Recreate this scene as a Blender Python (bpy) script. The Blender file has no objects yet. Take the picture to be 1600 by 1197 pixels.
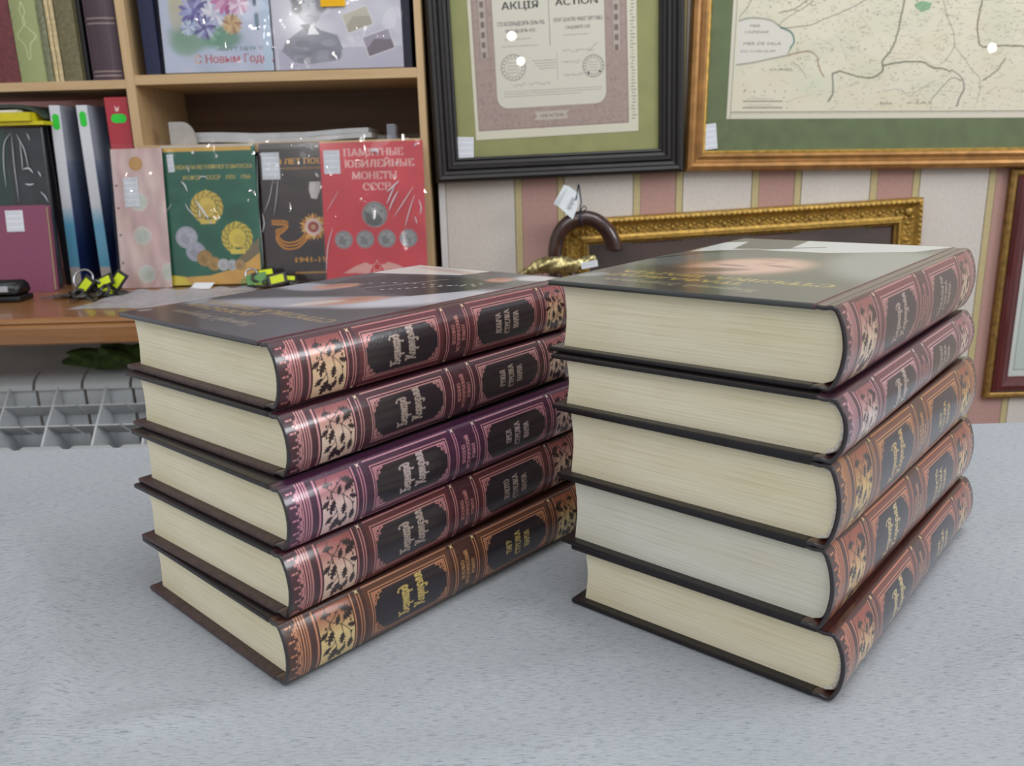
import bpy, bmesh, math, random
import numpy as np
from mathutils import Vector, Matrix

# ------------------------------------------------------------------ camera
scene = bpy.context.scene
C = scene.collection
CX, CY, FPX = 800.0, 598.5, 1305.14
CAM_H = 0.21598
CAM_R = np.array([[0.99961047, -0.00733876, -0.02692662],      # right
                  [-0.02790878, -0.26285261, -0.96443227],     # down
                  [0.0, 0.96480809, -0.26295504]])             # forward
cd = bpy.data.cameras.new('camera')
cam = bpy.data.objects.new('camera', cd)
C.objects.link(cam)
M3 = Matrix([CAM_R[0], -CAM_R[1], -CAM_R[2]]).transposed()
cam.matrix_world = Matrix.Translation((0, 0, CAM_H)) @ M3.to_4x4()
cd.sensor_width = 36.0
cd.lens = 36.0 * FPX / 1600.0
cd.clip_start = 0.01
cd.dof.use_dof = True
cd.dof.focus_distance = 0.44
cd.dof.aperture_fstop = 20.0
scene.camera = cam

# ------------------------------------------------------------------ light
scene.view_settings.view_transform = 'Standard'
scene.view_settings.look = 'None'
scene.view_settings.exposure = 0.0
scene.view_settings.gamma = 1.0
world = bpy.data.worlds.new('room_light')
scene.world = world
world.use_nodes = True
wn = world.node_tree.nodes
wn['Background'].inputs[0].default_value = (0.95, 0.97, 1.0, 1)
wn['Background'].inputs[1].default_value = 0.56


def area(name, loc, target, size, power, col=(1, 1, 1)):
    ld = bpy.data.lights.new(name, 'AREA')
    ld.shape = 'RECTANGLE'
    ld.size, ld.size_y = size
    ld.energy = power
    ld.color = col
    o = bpy.data.objects.new(name, ld)
    C.objects.link(o)
    o.location = loc
    o.rotation_euler = (Vector(target) - Vector(loc)).to_track_quat('-Z', 'Y').to_euler()
    return o


def bulb(name, loc, power, radius=0.05, col=(1, 0.97, 0.92)):
    ld = bpy.data.lights.new(name, 'POINT')
    ld.energy = power
    ld.shadow_soft_size = radius
    ld.color = col
    o = bpy.data.objects.new(name, ld)
    C.objects.link(o)
    o.location = loc
    return o


area('ceiling_light', (0.55, 0.25, 1.95), (0.1, 0.55, 0), (1.3, 1.3), 17, (0.97, 0.985, 1.0))
area('ceiling_light', (-0.9, -1.1, 1.95), (-0.2, 0.8, 0.1), (1.2, 1.2), 13, (0.97, 0.985, 1.0))
area('ceiling_light', (1.6, -0.6, 1.95), (0.4, 0.9, 0.2), (0.6, 1.2), 11, (0.97, 0.985, 1.0))
area('spine_glare_light', (2.3, 0.02, 0.98), (0.0, 0.42, 0.1), (0.6, 0.55), 14, (0.95, 0.98, 1.0))  # unseen area light added on the right for the glare on the spines
bulb('spot_lamp', (0.06, -2.6, 0.95), 9, 0.024)
bulb('spot_lamp', (0.12, -2.9, 0.83), 5, 0.025)
bulb('spot_lamp', (3.15, -2.6, 0.80), 6, 0.024, (1, 0.9, 0.75))
bulb('spot_lamp', (-1.1, -1.8, 1.3), 6)

# ------------------------------------------------------------------ helpers
rng = np.random.default_rng(7)
random.seed(7)


def ray(u, v):
    return CAM_R.T @ np.array([(u - CX) / FPX, (v - CY) / FPX, 1.0])


def aty(u, v, Y):
    """point of the plane at depth Y seen at pixel (u, v)"""
    d = ray(u, v)
    return Vector(np.array([0, 0, CAM_H]) + d * (Y / d[1]))


def atz(u, v, z):
    d = ray(u, v)
    return Vector(np.array([0, 0, CAM_H]) + d * ((z - CAM_H) / d[2]))


def lin(c):
    c = np.asarray(c, dtype=np.float64) / 255.0
    return np.where(c <= 0.04045, c / 12.92, ((c + 0.055) / 1.055) ** 2.4)


def rgb(*c):
    return tuple(lin(c)) + (1.0,)


def tag(o, label, cat, group=None):
    o['label'] = label
    o['category'] = cat
    if group:
        o['group'] = group
    return o


def thing(name, label, cat, loc=(0, 0, 0), rot=(0, 0, 0), group=None):
    o = bpy.data.objects.new(name, None)
    o.empty_display_size = 0.02
    C.objects.link(o)
    o.location = loc
    o.rotation_euler = rot
    return tag(o, label, cat, group)


def link(name, me, m, parent=None, smooth=False):
    o = bpy.data.objects.new(name, me)
    C.objects.link(o)
    if m is not None:
        me.materials.append(m)
    if parent is not None:
        o.parent = parent
    if smooth:
        me.polygons.foreach_set('use_smooth', [True] * len(me.polygons))
    return o


def obj(name, bm, m, parent=None, smooth=False):
    bmesh.ops.recalc_face_normals(bm, faces=bm.faces[:])
    me = bpy.data.meshes.new(name)
    bm.to_mesh(me)
    bm.free()
    return link(name, me, m, parent, smooth)


def struct(o):
    o['kind'] = 'structure'
    return o


def box(bm, x0, x1, y0, y1, z0, z1, bevel=0.0, seg=2):
    r = bmesh.ops.create_cube(bm, size=1.0)
    vs = r['verts']
    for v in vs:
        v.co = Vector(((x0 + x1) / 2 + v.co.x * (x1 - x0), (y0 + y1) / 2 + v.co.y * (y1 - y0), (z0 + z1) / 2 + v.co.z * (z1 - z0)))
    if bevel > 0:
        es = list({e for v in vs for e in v.link_edges})
        bmesh.ops.bevel(bm, geom=es, offset=bevel, segments=seg, affect='EDGES', profile=0.6)
    return bm


def boxobj(name, dims, m, parent=None, bevel=0.0):
    bm = bmesh.new()
    box(bm, *dims, bevel=bevel)
    return obj(name, bm, m, parent)


def tube(bm, pts, rad, seg=10, closed=False):
    """round tube along pts; rad a number or one per point"""
    pts = [Vector(p) for p in pts]
    n = len(pts)
    rads = [rad] * n if not hasattr(rad, '__len__') else rad
    rings = []
    up = None
    for i, p in enumerate(pts):
        a = pts[(i - 1) % n] if (closed or i > 0) else p
        b = pts[(i + 1) % n] if (closed or i < n - 1) else p
        t = (b - a).normalized()
        if up is None:
            up = t.orthogonal().normalized()
        up = (up - t * up.dot(t))
        up = up.normalized() if up.length > 1e-6 else t.orthogonal().normalized()
        s = t.cross(up)
        rings.append([bm.verts.new(p + (up * math.cos(2 * math.pi * k / seg) + s * math.sin(2 * math.pi * k / seg)) * rads[i]) for k in range(seg)])
    m = n if closed else n - 1
    for i in range(m):
        r0, r1 = rings[i], rings[(i + 1) % n]
        for k in range(seg):
            bm.faces.new((r0[k], r0[(k + 1) % seg], r1[(k + 1) % seg], r1[k]))
    if not closed:
        bm.faces.new(rings[0][::-1])
        bm.faces.new(rings[-1])
    return bm


def prism(bm, poly, axis_fn, t0, t1):
    """closed polygon extruded between t0 and t1; axis_fn(a, b, t) -> point"""
    v0 = [bm.verts.new(axis_fn(a, b, t0)) for a, b in poly]
    v1 = [bm.verts.new(axis_fn(a, b, t1)) for a, b in poly]
    n = len(poly)
    bm.faces.new(v0)
    bm.faces.new(v1[::-1])
    for i in range(n):
        bm.faces.new((v0[i], v0[(i + 1) % n], v1[(i + 1) % n], v1[i]))
    return bm


def smooth_path(pts, n=8):
    """Catmull-Rom through 2-D or 3-D points"""
    P = [np.array(p, float) for p in pts]
    P = [2 * P[0] - P[1]] + P + [2 * P[-1] - P[-2]]
    out = []
    for i in range(1, len(P) - 2):
        for k in range(n):
            t = k / n
            a, b, c, d = P[i - 1], P[i], P[i + 1], P[i + 2]
            out.append(0.5 * ((2 * b) + (c - a) * t + (2 * a - 5 * b + 4 * c - d) * t * t + (3 * b - a - 3 * c + d) * t ** 3))
    out.append(P[-2])
    return out


# ------------------------------------------------------------------ materials
def new_mat(name):
    m = bpy.data.materials.new(name)
    m.use_nodes = True
    nt = m.node_tree
    return m, nt, nt.nodes, nt.nodes['Principled BSDF']


def ramp(nt, stops, interp='LINEAR'):
    r = nt.nodes.new('ShaderNodeValToRGB')
    cr = r.color_ramp
    cr.interpolation = interp
    while len(cr.elements) < len(stops):
        cr.elements.new(0.5)
    for e, (p, c) in zip(cr.elements, stops):
        e.position = p
        e.color = c
    return r


def coords(nt, scale=(1, 1, 1), rot=(0, 0, 0)):
    tc = nt.nodes.new('ShaderNodeTexCoord')
    mp = nt.nodes.new('ShaderNodeMapping')
    mp.inputs['Scale'].default_value = scale
    mp.inputs['Rotation'].default_value = rot
    nt.links.new(tc.outputs['Object'], mp.inputs['Vector'])
    return mp.outputs['Vector']


def noise(nt, vec, scale, detail=4, rough=0.5):
    n = nt.nodes.new('ShaderNodeTexNoise')
    n.inputs['Scale'].default_value = scale
    n.inputs['Detail'].default_value = detail
    n.inputs['Roughness'].default_value = rough
    nt.links.new(vec, n.inputs['Vector'])
    return n.outputs['Fac']


def bump(nt, bsdf, height, strength=0.2, dist=0.001):
    b = nt.nodes.new('ShaderNodeBump')
    b.inputs['Strength'].default_value = strength
    b.inputs['Distance'].default_value = dist
    nt.links.new(height, b.inputs['Height'])
    nt.links.new(b.outputs['Normal'], bsdf.inputs['Normal'])


def plain(name, c, rough=0.5, metal=0.0, var=0.12, scale=60.0, stretch=(1, 1, 1), coat=0.0, bump_s=0.0, spec=0.5):
    """base colour with a little procedural variation"""
    m, nt, N, b = new_mat(name)
    v = coords(nt, stretch)
    f = noise(nt, v, scale)
    c = np.array(c, float)
    r = ramp(nt, [(0.25, rgb(*np.clip(c * (1 - var), 0, 255))), (0.75, rgb(*np.clip(c * (1 + var * 0.6), 0, 255)))])
    nt.links.new(f, r.inputs[0])
    nt.links.new(r.outputs[0], b.inputs['Base Color'])
    b.inputs['Roughness'].default_value = rough
    b.inputs['Metallic'].default_value = metal
    b.inputs['Coat Weight'].default_value = coat
    b.inputs['Coat Roughness'].default_value = 0.1
    b.inputs['Specular IOR Level'].default_value = spec
    if bump_s:
        bump(nt, b, f, bump_s, 0.001)
    return m


def printed(name, rough=0.35, coat=0.0, coat_rough=0.12, grain=0.0, grain_scale=900.0, spec=0.5, foil=True):
    """printed surface: colours from the print, foil where the print carries foil"""
    m, nt, N, b = new_mat(name)
    a = N.new('ShaderNodeVertexColor')
    a.layer_name = 'print'
    nt.links.new(a.outputs['Color'], b.inputs['Base Color'])
    if foil:
        mu = N.new('ShaderNodeMath')
        mu.operation = 'MULTIPLY'
        mu.inputs[1].default_value = 0.55
        nt.links.new(a.outputs['Alpha'], mu.inputs[0])
        nt.links.new(mu.outputs[0], b.inputs['Metallic'])
    b.inputs['Roughness'].default_value = rough
    b.inputs['Coat Weight'].default_value = coat
    b.inputs['Coat Roughness'].default_value = coat_rough
    b.inputs['Specular IOR Level'].default_value = spec
    if grain:
        bump(nt, b, noise(nt, coords(nt), grain_scale, 3), grain, 0.0004)
    return m


def clear_film(name, refl=0.10, rough=0.03, wr=0.6, scale=28.0, tint=(1, 1, 1), ior=1.45):
    """thin clear sheet: see-through with glossy reflections"""
    m, nt, N, b = new_mat(name)
    N.remove(b)
    out = N['Material Output']
    tr = N.new('ShaderNodeBsdfTransparent')
    tr.inputs[0].default_value = tuple(tint) + (1,)
    gl = N.new('ShaderNodeBsdfGlossy')
    gl.inputs['Roughness'].default_value = rough
    fr = N.new('ShaderNodeFresnel')
    fr.inputs['IOR'].default_value = ior
    ad = N.new('ShaderNodeMath')
    ad.operation = 'ADD'
    ad.use_clamp = True
    ad.inputs[1].default_value = refl
    mx = N.new('ShaderNodeMixShader')
    nt.links.new(fr.outputs[0], ad.inputs[0])
    nt.links.new(ad.outputs[0], mx.inputs[0])
    nt.links.new(tr.outputs[0], mx.inputs[1])
    nt.links.new(gl.outputs[0], mx.inputs[2])
    nt.links.new(mx.outputs[0], out.inputs['Surface'])
    if wr:
        bp = N.new('ShaderNodeBump')
        bp.inputs['Strength'].default_value = wr
        bp.inputs['Distance'].default_value = 0.004
        nt.links.new(noise(nt, coords(nt, (1, 1, 0.55), (0, 0.5, 0)), scale, 3, 0.55), bp.inputs['Height'])
        nt.links.new(bp.outputs[0], gl.inputs['Normal'])
        nt.links.new(bp.outputs[0], fr.inputs['Normal'])
    return m


def wood(name, c0, c1, rough=0.45, axis=0, scale=9.0, coat=0.0):
    m, nt, N, b = new_mat(name)
    s = [1, 1, 1]
    for i in range(3):
        s[i] = 1.0 if i == axis else 14.0
    v = coords(nt, tuple(s))
    f = noise(nt, v, scale, 6, 0.6)
    r = ramp(nt, [(0.3, rgb(*c0)), (0.7, rgb(*c1))])
    nt.links.new(f, r.inputs[0])
    nt.links.new(r.outputs[0], b.inputs['Base Color'])
    b.inputs['Roughness'].default_value = rough
    b.inputs['Coat Weight'].default_value = coat
    bump(nt, b, f, 0.06, 0.001)
    return m


def cloth_mat():
    m, nt, N, b = new_mat('grey_linen_weave')
    v1 = coords(nt, (1, 13, 1), (0, 0, 0.06))
    v2 = coords(nt, (8, 1, 1), (0, 0, 0.06))
    n1 = noise(nt, v1, 190, 5, 0.72)
    n2 = noise(nt, v2, 260, 4, 0.65)
    n3 = noise(nt, coords(nt), 11, 3)
    base = ramp(nt, [(0.0, rgb(78, 82, 88)), (0.36, rgb(106, 110, 116)), (0.43, rgb(162, 167, 172)), (0.75, rgb(184, 188, 192))])
    nt.links.new(n1, base.inputs[0])
    r2 = ramp(nt, [(0.30, (0.72, 0.73, 0.76, 1)), (0.44, (1, 1, 1, 1))])
    nt.links.new(n2, r2.inputs[0])
    mx = N.new('ShaderNodeMix')
    mx.data_type = 'RGBA'
    mx.blend_type = 'MULTIPLY'
    mx.inputs[0].default_value = 0.55
    nt.links.new(base.outputs[0], mx.inputs[6])
    nt.links.new(r2.outputs[0], mx.inputs[7])
    r3 = ramp(nt, [(0.3, (0.94, 0.95, 0.96, 1)), (0.7, (1.0, 1.0, 1.0, 1))])
    nt.links.new(n3, r3.inputs[0])
    m2 = N.new('ShaderNodeMix')
    m2.data_type = 'RGBA'
    m2.blend_type = 'MULTIPLY'
    m2.inputs[0].default_value = 1.0
    nt.links.new(mx.outputs[2], m2.inputs[6])
    nt.links.new(r3.outputs[0], m2.inputs[7])
    nt.links.new(m2.outputs[2], b.inputs['Base Color'])
    b.inputs['Roughness'].default_value = 0.85
    b.inputs['Specular IOR Level'].default_value = 0.25
    ad = N.new('ShaderNodeMath')
    ad.operation = 'ADD'
    nt.links.new(n1, ad.inputs[0])
    nt.links.new(n2, ad.inputs[1])
    bump(nt, b, ad.outputs[0], 0.35, 0.0006)
    return m


def wallpaper_mat(x0, period, gold, pink):
    """vertical stripes: gold braid, pink band, gold braid, cream band"""
    m, nt, N, b = new_mat('striped_wallpaper')
    tc = N.new('ShaderNodeTexCoord')
    sp = N.new('ShaderNodeSeparateXYZ')
    nt.links.new(tc.outputs['Object'], sp.inputs[0])
    a = N.new('ShaderNodeMath')
    a.operation = 'SUBTRACT'
    a.inputs[1].default_value = x0 - period * 50
    nt.links.new(sp.outputs['X'], a.inputs[0])
    d = N.new('ShaderNodeMath')
    d.operation = 'DIVIDE'
    d.inputs[1].default_value = period
    nt.links.new(a.outputs[0], d.inputs[0])
    fr = N.new('ShaderNodeMath')
    fr.operation = 'FRACT'
    nt.links.new(d.outputs[0], fr.inputs[0])
    g, p = gold / period, pink / period
    e = 0.0016 / period
    gl, dk, pk, cr = rgb(196, 182, 138), rgb(120, 106, 78), rgb(186, 148, 140), rgb(214, 207, 200)
    r = ramp(nt, [(0.0, dk), (e, gl), (g - e, dk), (g, pk), (g + p, dk), (g + p + e, gl), (2 * g + p - e, dk), (2 * g + p, cr)], 'CONSTANT')
    nt.links.new(fr.outputs[0], r.inputs[0])
    # braid marks and paper mottling
    w = N.new('ShaderNodeTexWave')
    w.wave_type = 'BANDS'
    w.bands_direction = 'DIAGONAL'
    w.inputs['Scale'].default_value = 60
    w.inputs['Distortion'].default_value = 2
    nt.links.new(coords(nt, (1, 1, 1)), w.inputs['Vector'])
    n = noise(nt, coords(nt), 160, 5, 0.7)
    n2 = noise(nt, coords(nt, (1, 1, 0.4)), 9, 3)
    m1 = N.new('ShaderNodeMix')
    m1.data_type = 'RGBA'
    m1.blend_type = 'MULTIPLY'
    m1.inputs[0].default_value = 1.0
    rr = ramp(nt, [(0.3, (0.88, 0.88, 0.88, 1)), (0.6, (1, 1, 1, 1))])
    nt.links.new(n, rr.inputs[0])
    nt.links.new(r.outputs[0], m1.inputs[6])
    nt.links.new(rr.outputs[0], m1.inputs[7])
    m2 = N.new('ShaderNodeMix')
    m2.data_type = 'RGBA'
    m2.blend_type = 'MULTIPLY'
    m2.inputs[0].default_value = 1.0
    r2 = ramp(nt, [(0.3, (0.93, 0.92, 0.91, 1)), (0.7, (1, 1, 1, 1))])
    nt.links.new(n2, r2.inputs[0])
    nt.links.new(m1.outputs[2], m2.inputs[6])
    nt.links.new(r2.outputs[0], m2.inputs[7])
    nt.links.new(m2.outputs[2], b.inputs['Base Color'])
    b.inputs['Roughness'].default_value = 0.7
    b.inputs['Specular IOR Level'].default_value = 0.3
    bump(nt, b, n, 0.15, 0.001)
    return m


def pages_mat(name, c):
    """block of leaves seen on edge: fine lines parallel to the boards"""
    m, nt, N, b = new_mat(name)
    f1 = noise(nt, coords(nt, (1.5, 1.5, 120)), 11, 4, 0.6)
    f2 = noise(nt, coords(nt, (2, 2, 9)), 9, 3, 0.5)
    c = np.array(c, float)
    r = ramp(nt, [(0.28, rgb(*(c * np.array([0.93, 0.92, 0.89])))), (0.5, rgb(*c)), (0.8, rgb(*np.clip(c * 1.04, 0, 255)))])
    nt.links.new(f1, r.inputs[0])
    r2 = ramp(nt, [(0.32, (0.93, 0.91, 0.84, 1)), (0.62, (1, 1, 1, 1))])
    nt.links.new(f2, r2.inputs[0])
    mx = N.new('ShaderNodeMix')
    mx.data_type = 'RGBA'
    mx.blend_type = 'MULTIPLY'
    mx.inputs[0].default_value = 1.0
    nt.links.new(r.outputs[0], mx.inputs[6])
    nt.links.new(r2.outputs[0], mx.inputs[7])
    nt.links.new(mx.outputs[2], b.inputs['Base Color'])
    b.inputs['Roughness'].default_value = 0.75
    b.inputs['Specular IOR Level'].default_value = 0.2
    bump(nt, b, f1, 0.2, 0.0005)
    return m


# ------------------------------------------------------------------ prints
def glyphs(text, spacing=1.0):
    """triangles of a line of lettering, one em high, starting at x = 0"""
    cu = bpy.data.curves.new('lettering', 'FONT')
    cu.body = text
    cu.size = 1.0
    cu.resolution_u = 2
    cu.space_character = spacing
    o = bpy.data.objects.new('lettering', cu)
    C.objects.link(o)
    bpy.context.view_layer.update()
    me = o.evaluated_get(bpy.context.evaluated_depsgraph_get()).to_mesh()
    me.calc_loop_triangles()
    V = np.array([v.co[:2] for v in me.vertices], float).reshape(-1, 2)
    T = np.array([t.vertices[:] for t in me.loop_triangles], int).reshape(-1, 3)
    bpy.data.objects.remove(o)
    bpy.data.curves.remove(cu)
    return V, T


_gl = {}


class Canvas:
    """flat print in millimetres, x to the right, y down from the top edge; 4th channel = foil"""

    def __init__(self, w, h, res, bg, ss=2):
        self.w, self.h, self.res, self.ss = w, h, res, ss
        self.k = ss / res
        self.W, self.H = int(round(w / res)) + 1, int(round(h / res)) + 1
        self.a = np.zeros((self.H * ss, self.W * ss, 4), np.float32)
        self.a[..., :3] = lin(bg)

    def _px(self, p):
        return (np.asarray(p, float) * self.k)

    def _put(self, sl, mask, c, foil, al):
        sub = self.a[sl]
        col = np.append(lin(c), foil)
        m = (mask * al)[..., None]
        self.a[sl] = sub * (1 - m) + col * m

    def poly(self, pts, c, foil=0.0, al=1.0):
        P = self._px(pts)
        x0, y0 = np.floor(P.min(0)).astype(int) - 1
        x1, y1 = np.ceil(P.max(0)).astype(int) + 2
        x0, y0 = max(x0, 0), max(y0, 0)
        x1, y1 = min(x1, self.a.shape[1]), min(y1, self.a.shape[0])
        if x1 <= x0 or y1 <= y0:
            return
        X, Y = np.meshgrid(np.arange(x0, x1) + 0.5, np.arange(y0, y1) + 0.5)
        ins = np.zeros(X.shape, bool)
        n = len(P)
        for i in range(n):
            ax, ay = P[i]
            bx, by = P[(i + 1) % n]
            if ay == by:
                continue
            cr = ((ay > Y) != (by > Y)) & (X < (bx - ax) * (Y - ay) / (by - ay) + ax)
            ins ^= cr
        self._put((slice(y0, y1), slice(x0, x1)), ins.astype(np.float32), c, foil, al)

    def rect(self, x0, y0, x1, y1, c, foil=0.0, al=1.0):
        self.poly([(x0, y0), (x1, y0), (x1, y1), (x0, y1)], c, foil, al)

    def frame(self, x0, y0, x1, y1, t, c, foil=0.0):
        self.rect(x0, y0, x1, y0 + t, c, foil)
        self.rect(x0, y1 - t, x1, y1, c, foil)
        self.rect(x0, y0, x0 + t, y1, c, foil)
        self.rect(x1 - t, y0, x1, y1, c, foil)

    def ell(self, x, y, rx, ry, c, foil=0.0, al=1.0, rot=0.0, n=36):
        t = np.linspace(0, 2 * np.pi, n, endpoint=False)
        cx, sx = np.cos(rot), np.sin(rot)
        self.poly(np.stack([x + rx * np.cos(t) * cx - ry * np.sin(t) * sx, y + rx * np.cos(t) * sx + ry * np.sin(t) * cx], 1), c, foil, al)

    def soft(self, x, y, rx, ry, c, al=1.0, rot=0.0):
        """soft-edged patch of ink"""
        ext = max(rx, ry) * 1.6
        x0, y0 = np.maximum(((np.array([x, y]) - ext) * self.k).astype(int), 0)
        x1, y1 = ((np.array([x, y]) + ext) * self.k).astype(int)
        x1, y1 = min(x1, self.a.shape[1]), min(y1, self.a.shape[0])
        if x1 <= x0 or y1 <= y0:
            return
        X, Y = np.meshgrid((np.arange(x0, x1) + 0.5) / self.k - x, (np.arange(y0, y1) + 0.5) / self.k - y)
        u = X * math.cos(rot) + Y * math.sin(rot)
        v = -X * math.sin(rot) + Y * math.cos(rot)
        d = np.sqrt((u / rx) ** 2 + (v / ry) ** 2)
        m = np.clip((1.35 - d) / 0.7, 0, 1)
        m = m * m * (3 - 2 * m)
        self._put((slice(y0, y1), slice(x0, x1)), m.astype(np.float32), c, 0.0, al)

    def line(self, pts, t, c, foil=0.0, al=1.0):
        P = [np.array(p, float) for p in pts]
        for a, b in zip(P[:-1], P[1:]):
            d = b - a
            L = np.hypot(*d)
            if L < 1e-9:
                continue
            n = np.array([-d[1], d[0]]) / L * t / 2
            e = d / L * t * 0.3
            self.poly([a - e + n, b + e + n, b + e - n, a - e - n], c, foil, al)

    def ring(self, x, y, r, t, c, foil=0.0, al=1.0, n=40, ry=None):
        a = np.linspace(0, 2 * np.pi, n + 1)
        self.line(np.stack([x + r * np.cos(a), y + (ry or r) * np.sin(a)], 1), t, c, foil, al)

    def text(self, s, x, y, size, c, foil=0.0, al=1.0, width=None, rot=0.0, slant=0.0, centre=False, bold=0.0, spacing=1.0):
        """baseline starts at (x, y), size = cap height in mm; rot turns the line clockwise"""
        key = (s, spacing)
        if key not in _gl:
            _gl[key] = glyphs(s, spacing)
        V, T = _gl[key]
        if len(T) == 0:
            return
        V = V.copy()
        w = V[:, 0].max()
        sy = size / 0.71
        sx = sy if width is None else width / w
        x_off = -w * sx / 2 if centre else 0
        px = V[:, 0] * sx + V[:, 1] * sy * slant + x_off
        py = -V[:, 1] * sy
        cr, sr = math.cos(rot), math.sin(rot)
        Q = np.stack([x + px * cr - py * sr, y + px * sr + py * cr], 1)
        offs = [(0, 0)] if not bold else [(-bold, 0), (bold, 0)]
        for ox, oy in offs:
            for t in T:
                self.poly(Q[t] + np.array([ox * cr, ox * sr]), c, foil, al)

    def speckle(self, amt, scale=1):
        """paper and ink mottling"""
        n = rng.normal(1.0, amt, (self.a.shape[0] // scale + 1, self.a.shape[1] // scale + 1)).astype(np.float32)
        n = np.repeat(np.repeat(n, scale, 0), scale, 1)[:self.a.shape[0], :self.a.shape[1]]
        self.a[..., :3] *= n[..., None]

    def cols(self):
        s = self.ss
        a = self.a.reshape(self.H, s, self.W, s, 4).mean((1, 3))
        return np.clip(a, 0, 1)


def print_mesh(name, cv, fn, m, parent=None, thick=0.0, offset=-1.0, smooth=True):
    """grid carrying the print; fn maps millimetre arrays to points"""
    a = cv.cols()
    H, W = a.shape[:2]
    X, Y = np.meshgrid(np.linspace(0, cv.w, W), np.linspace(0, cv.h, H))
    P = np.stack(fn(X, Y), -1).reshape(-1, 3).astype(np.float32)
    idx = np.arange(H * W, dtype=np.int32).reshape(H, W)
    F = np.stack([idx[1:, :-1], idx[1:, 1:], idx[:-1, 1:], idx[:-1, :-1]], -1).reshape(-1, 4)
    me = bpy.data.meshes.new(name)
    me.vertices.add(len(P))
    me.vertices.foreach_set('co', P.ravel())
    me.loops.add(F.size)
    me.loops.foreach_set('vertex_index', F.ravel())
    me.polygons.add(len(F))
    me.polygons.foreach_set('loop_start', np.arange(0, F.size, 4, dtype=np.int32))
    me.update(calc_edges=True)
    at = me.color_attributes.new('print', 'FLOAT_COLOR', 'POINT')
    at.data.foreach_set('color', a.reshape(-1, 4).astype(np.float32).ravel())
    o = link(name, me, m, parent, smooth)
    if thick:
        s = o.modifiers.new('thickness', 'SOLIDIFY')
        s.thickness = thick
        s.offset = offset
    return o


def flat(cv, x0=0.0, z_top=0.0, y=0.0):
    """upright print: x right, z up, facing -Y"""
    return lambda X, Y: (x0 + X / 1000, np.full_like(X, y), z_top - Y / 1000)


# ------------------------------------------------------------------ drawn lettering
def arc(cx, cy, rx, ry, a0, a1, n=12):
    return [(cx + rx * math.cos(math.radians(a0 + (a1 - a0) * i / n)), cy + ry * math.sin(math.radians(a0 + (a1 - a0) * i / n))) for i in range(n + 1)]


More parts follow.
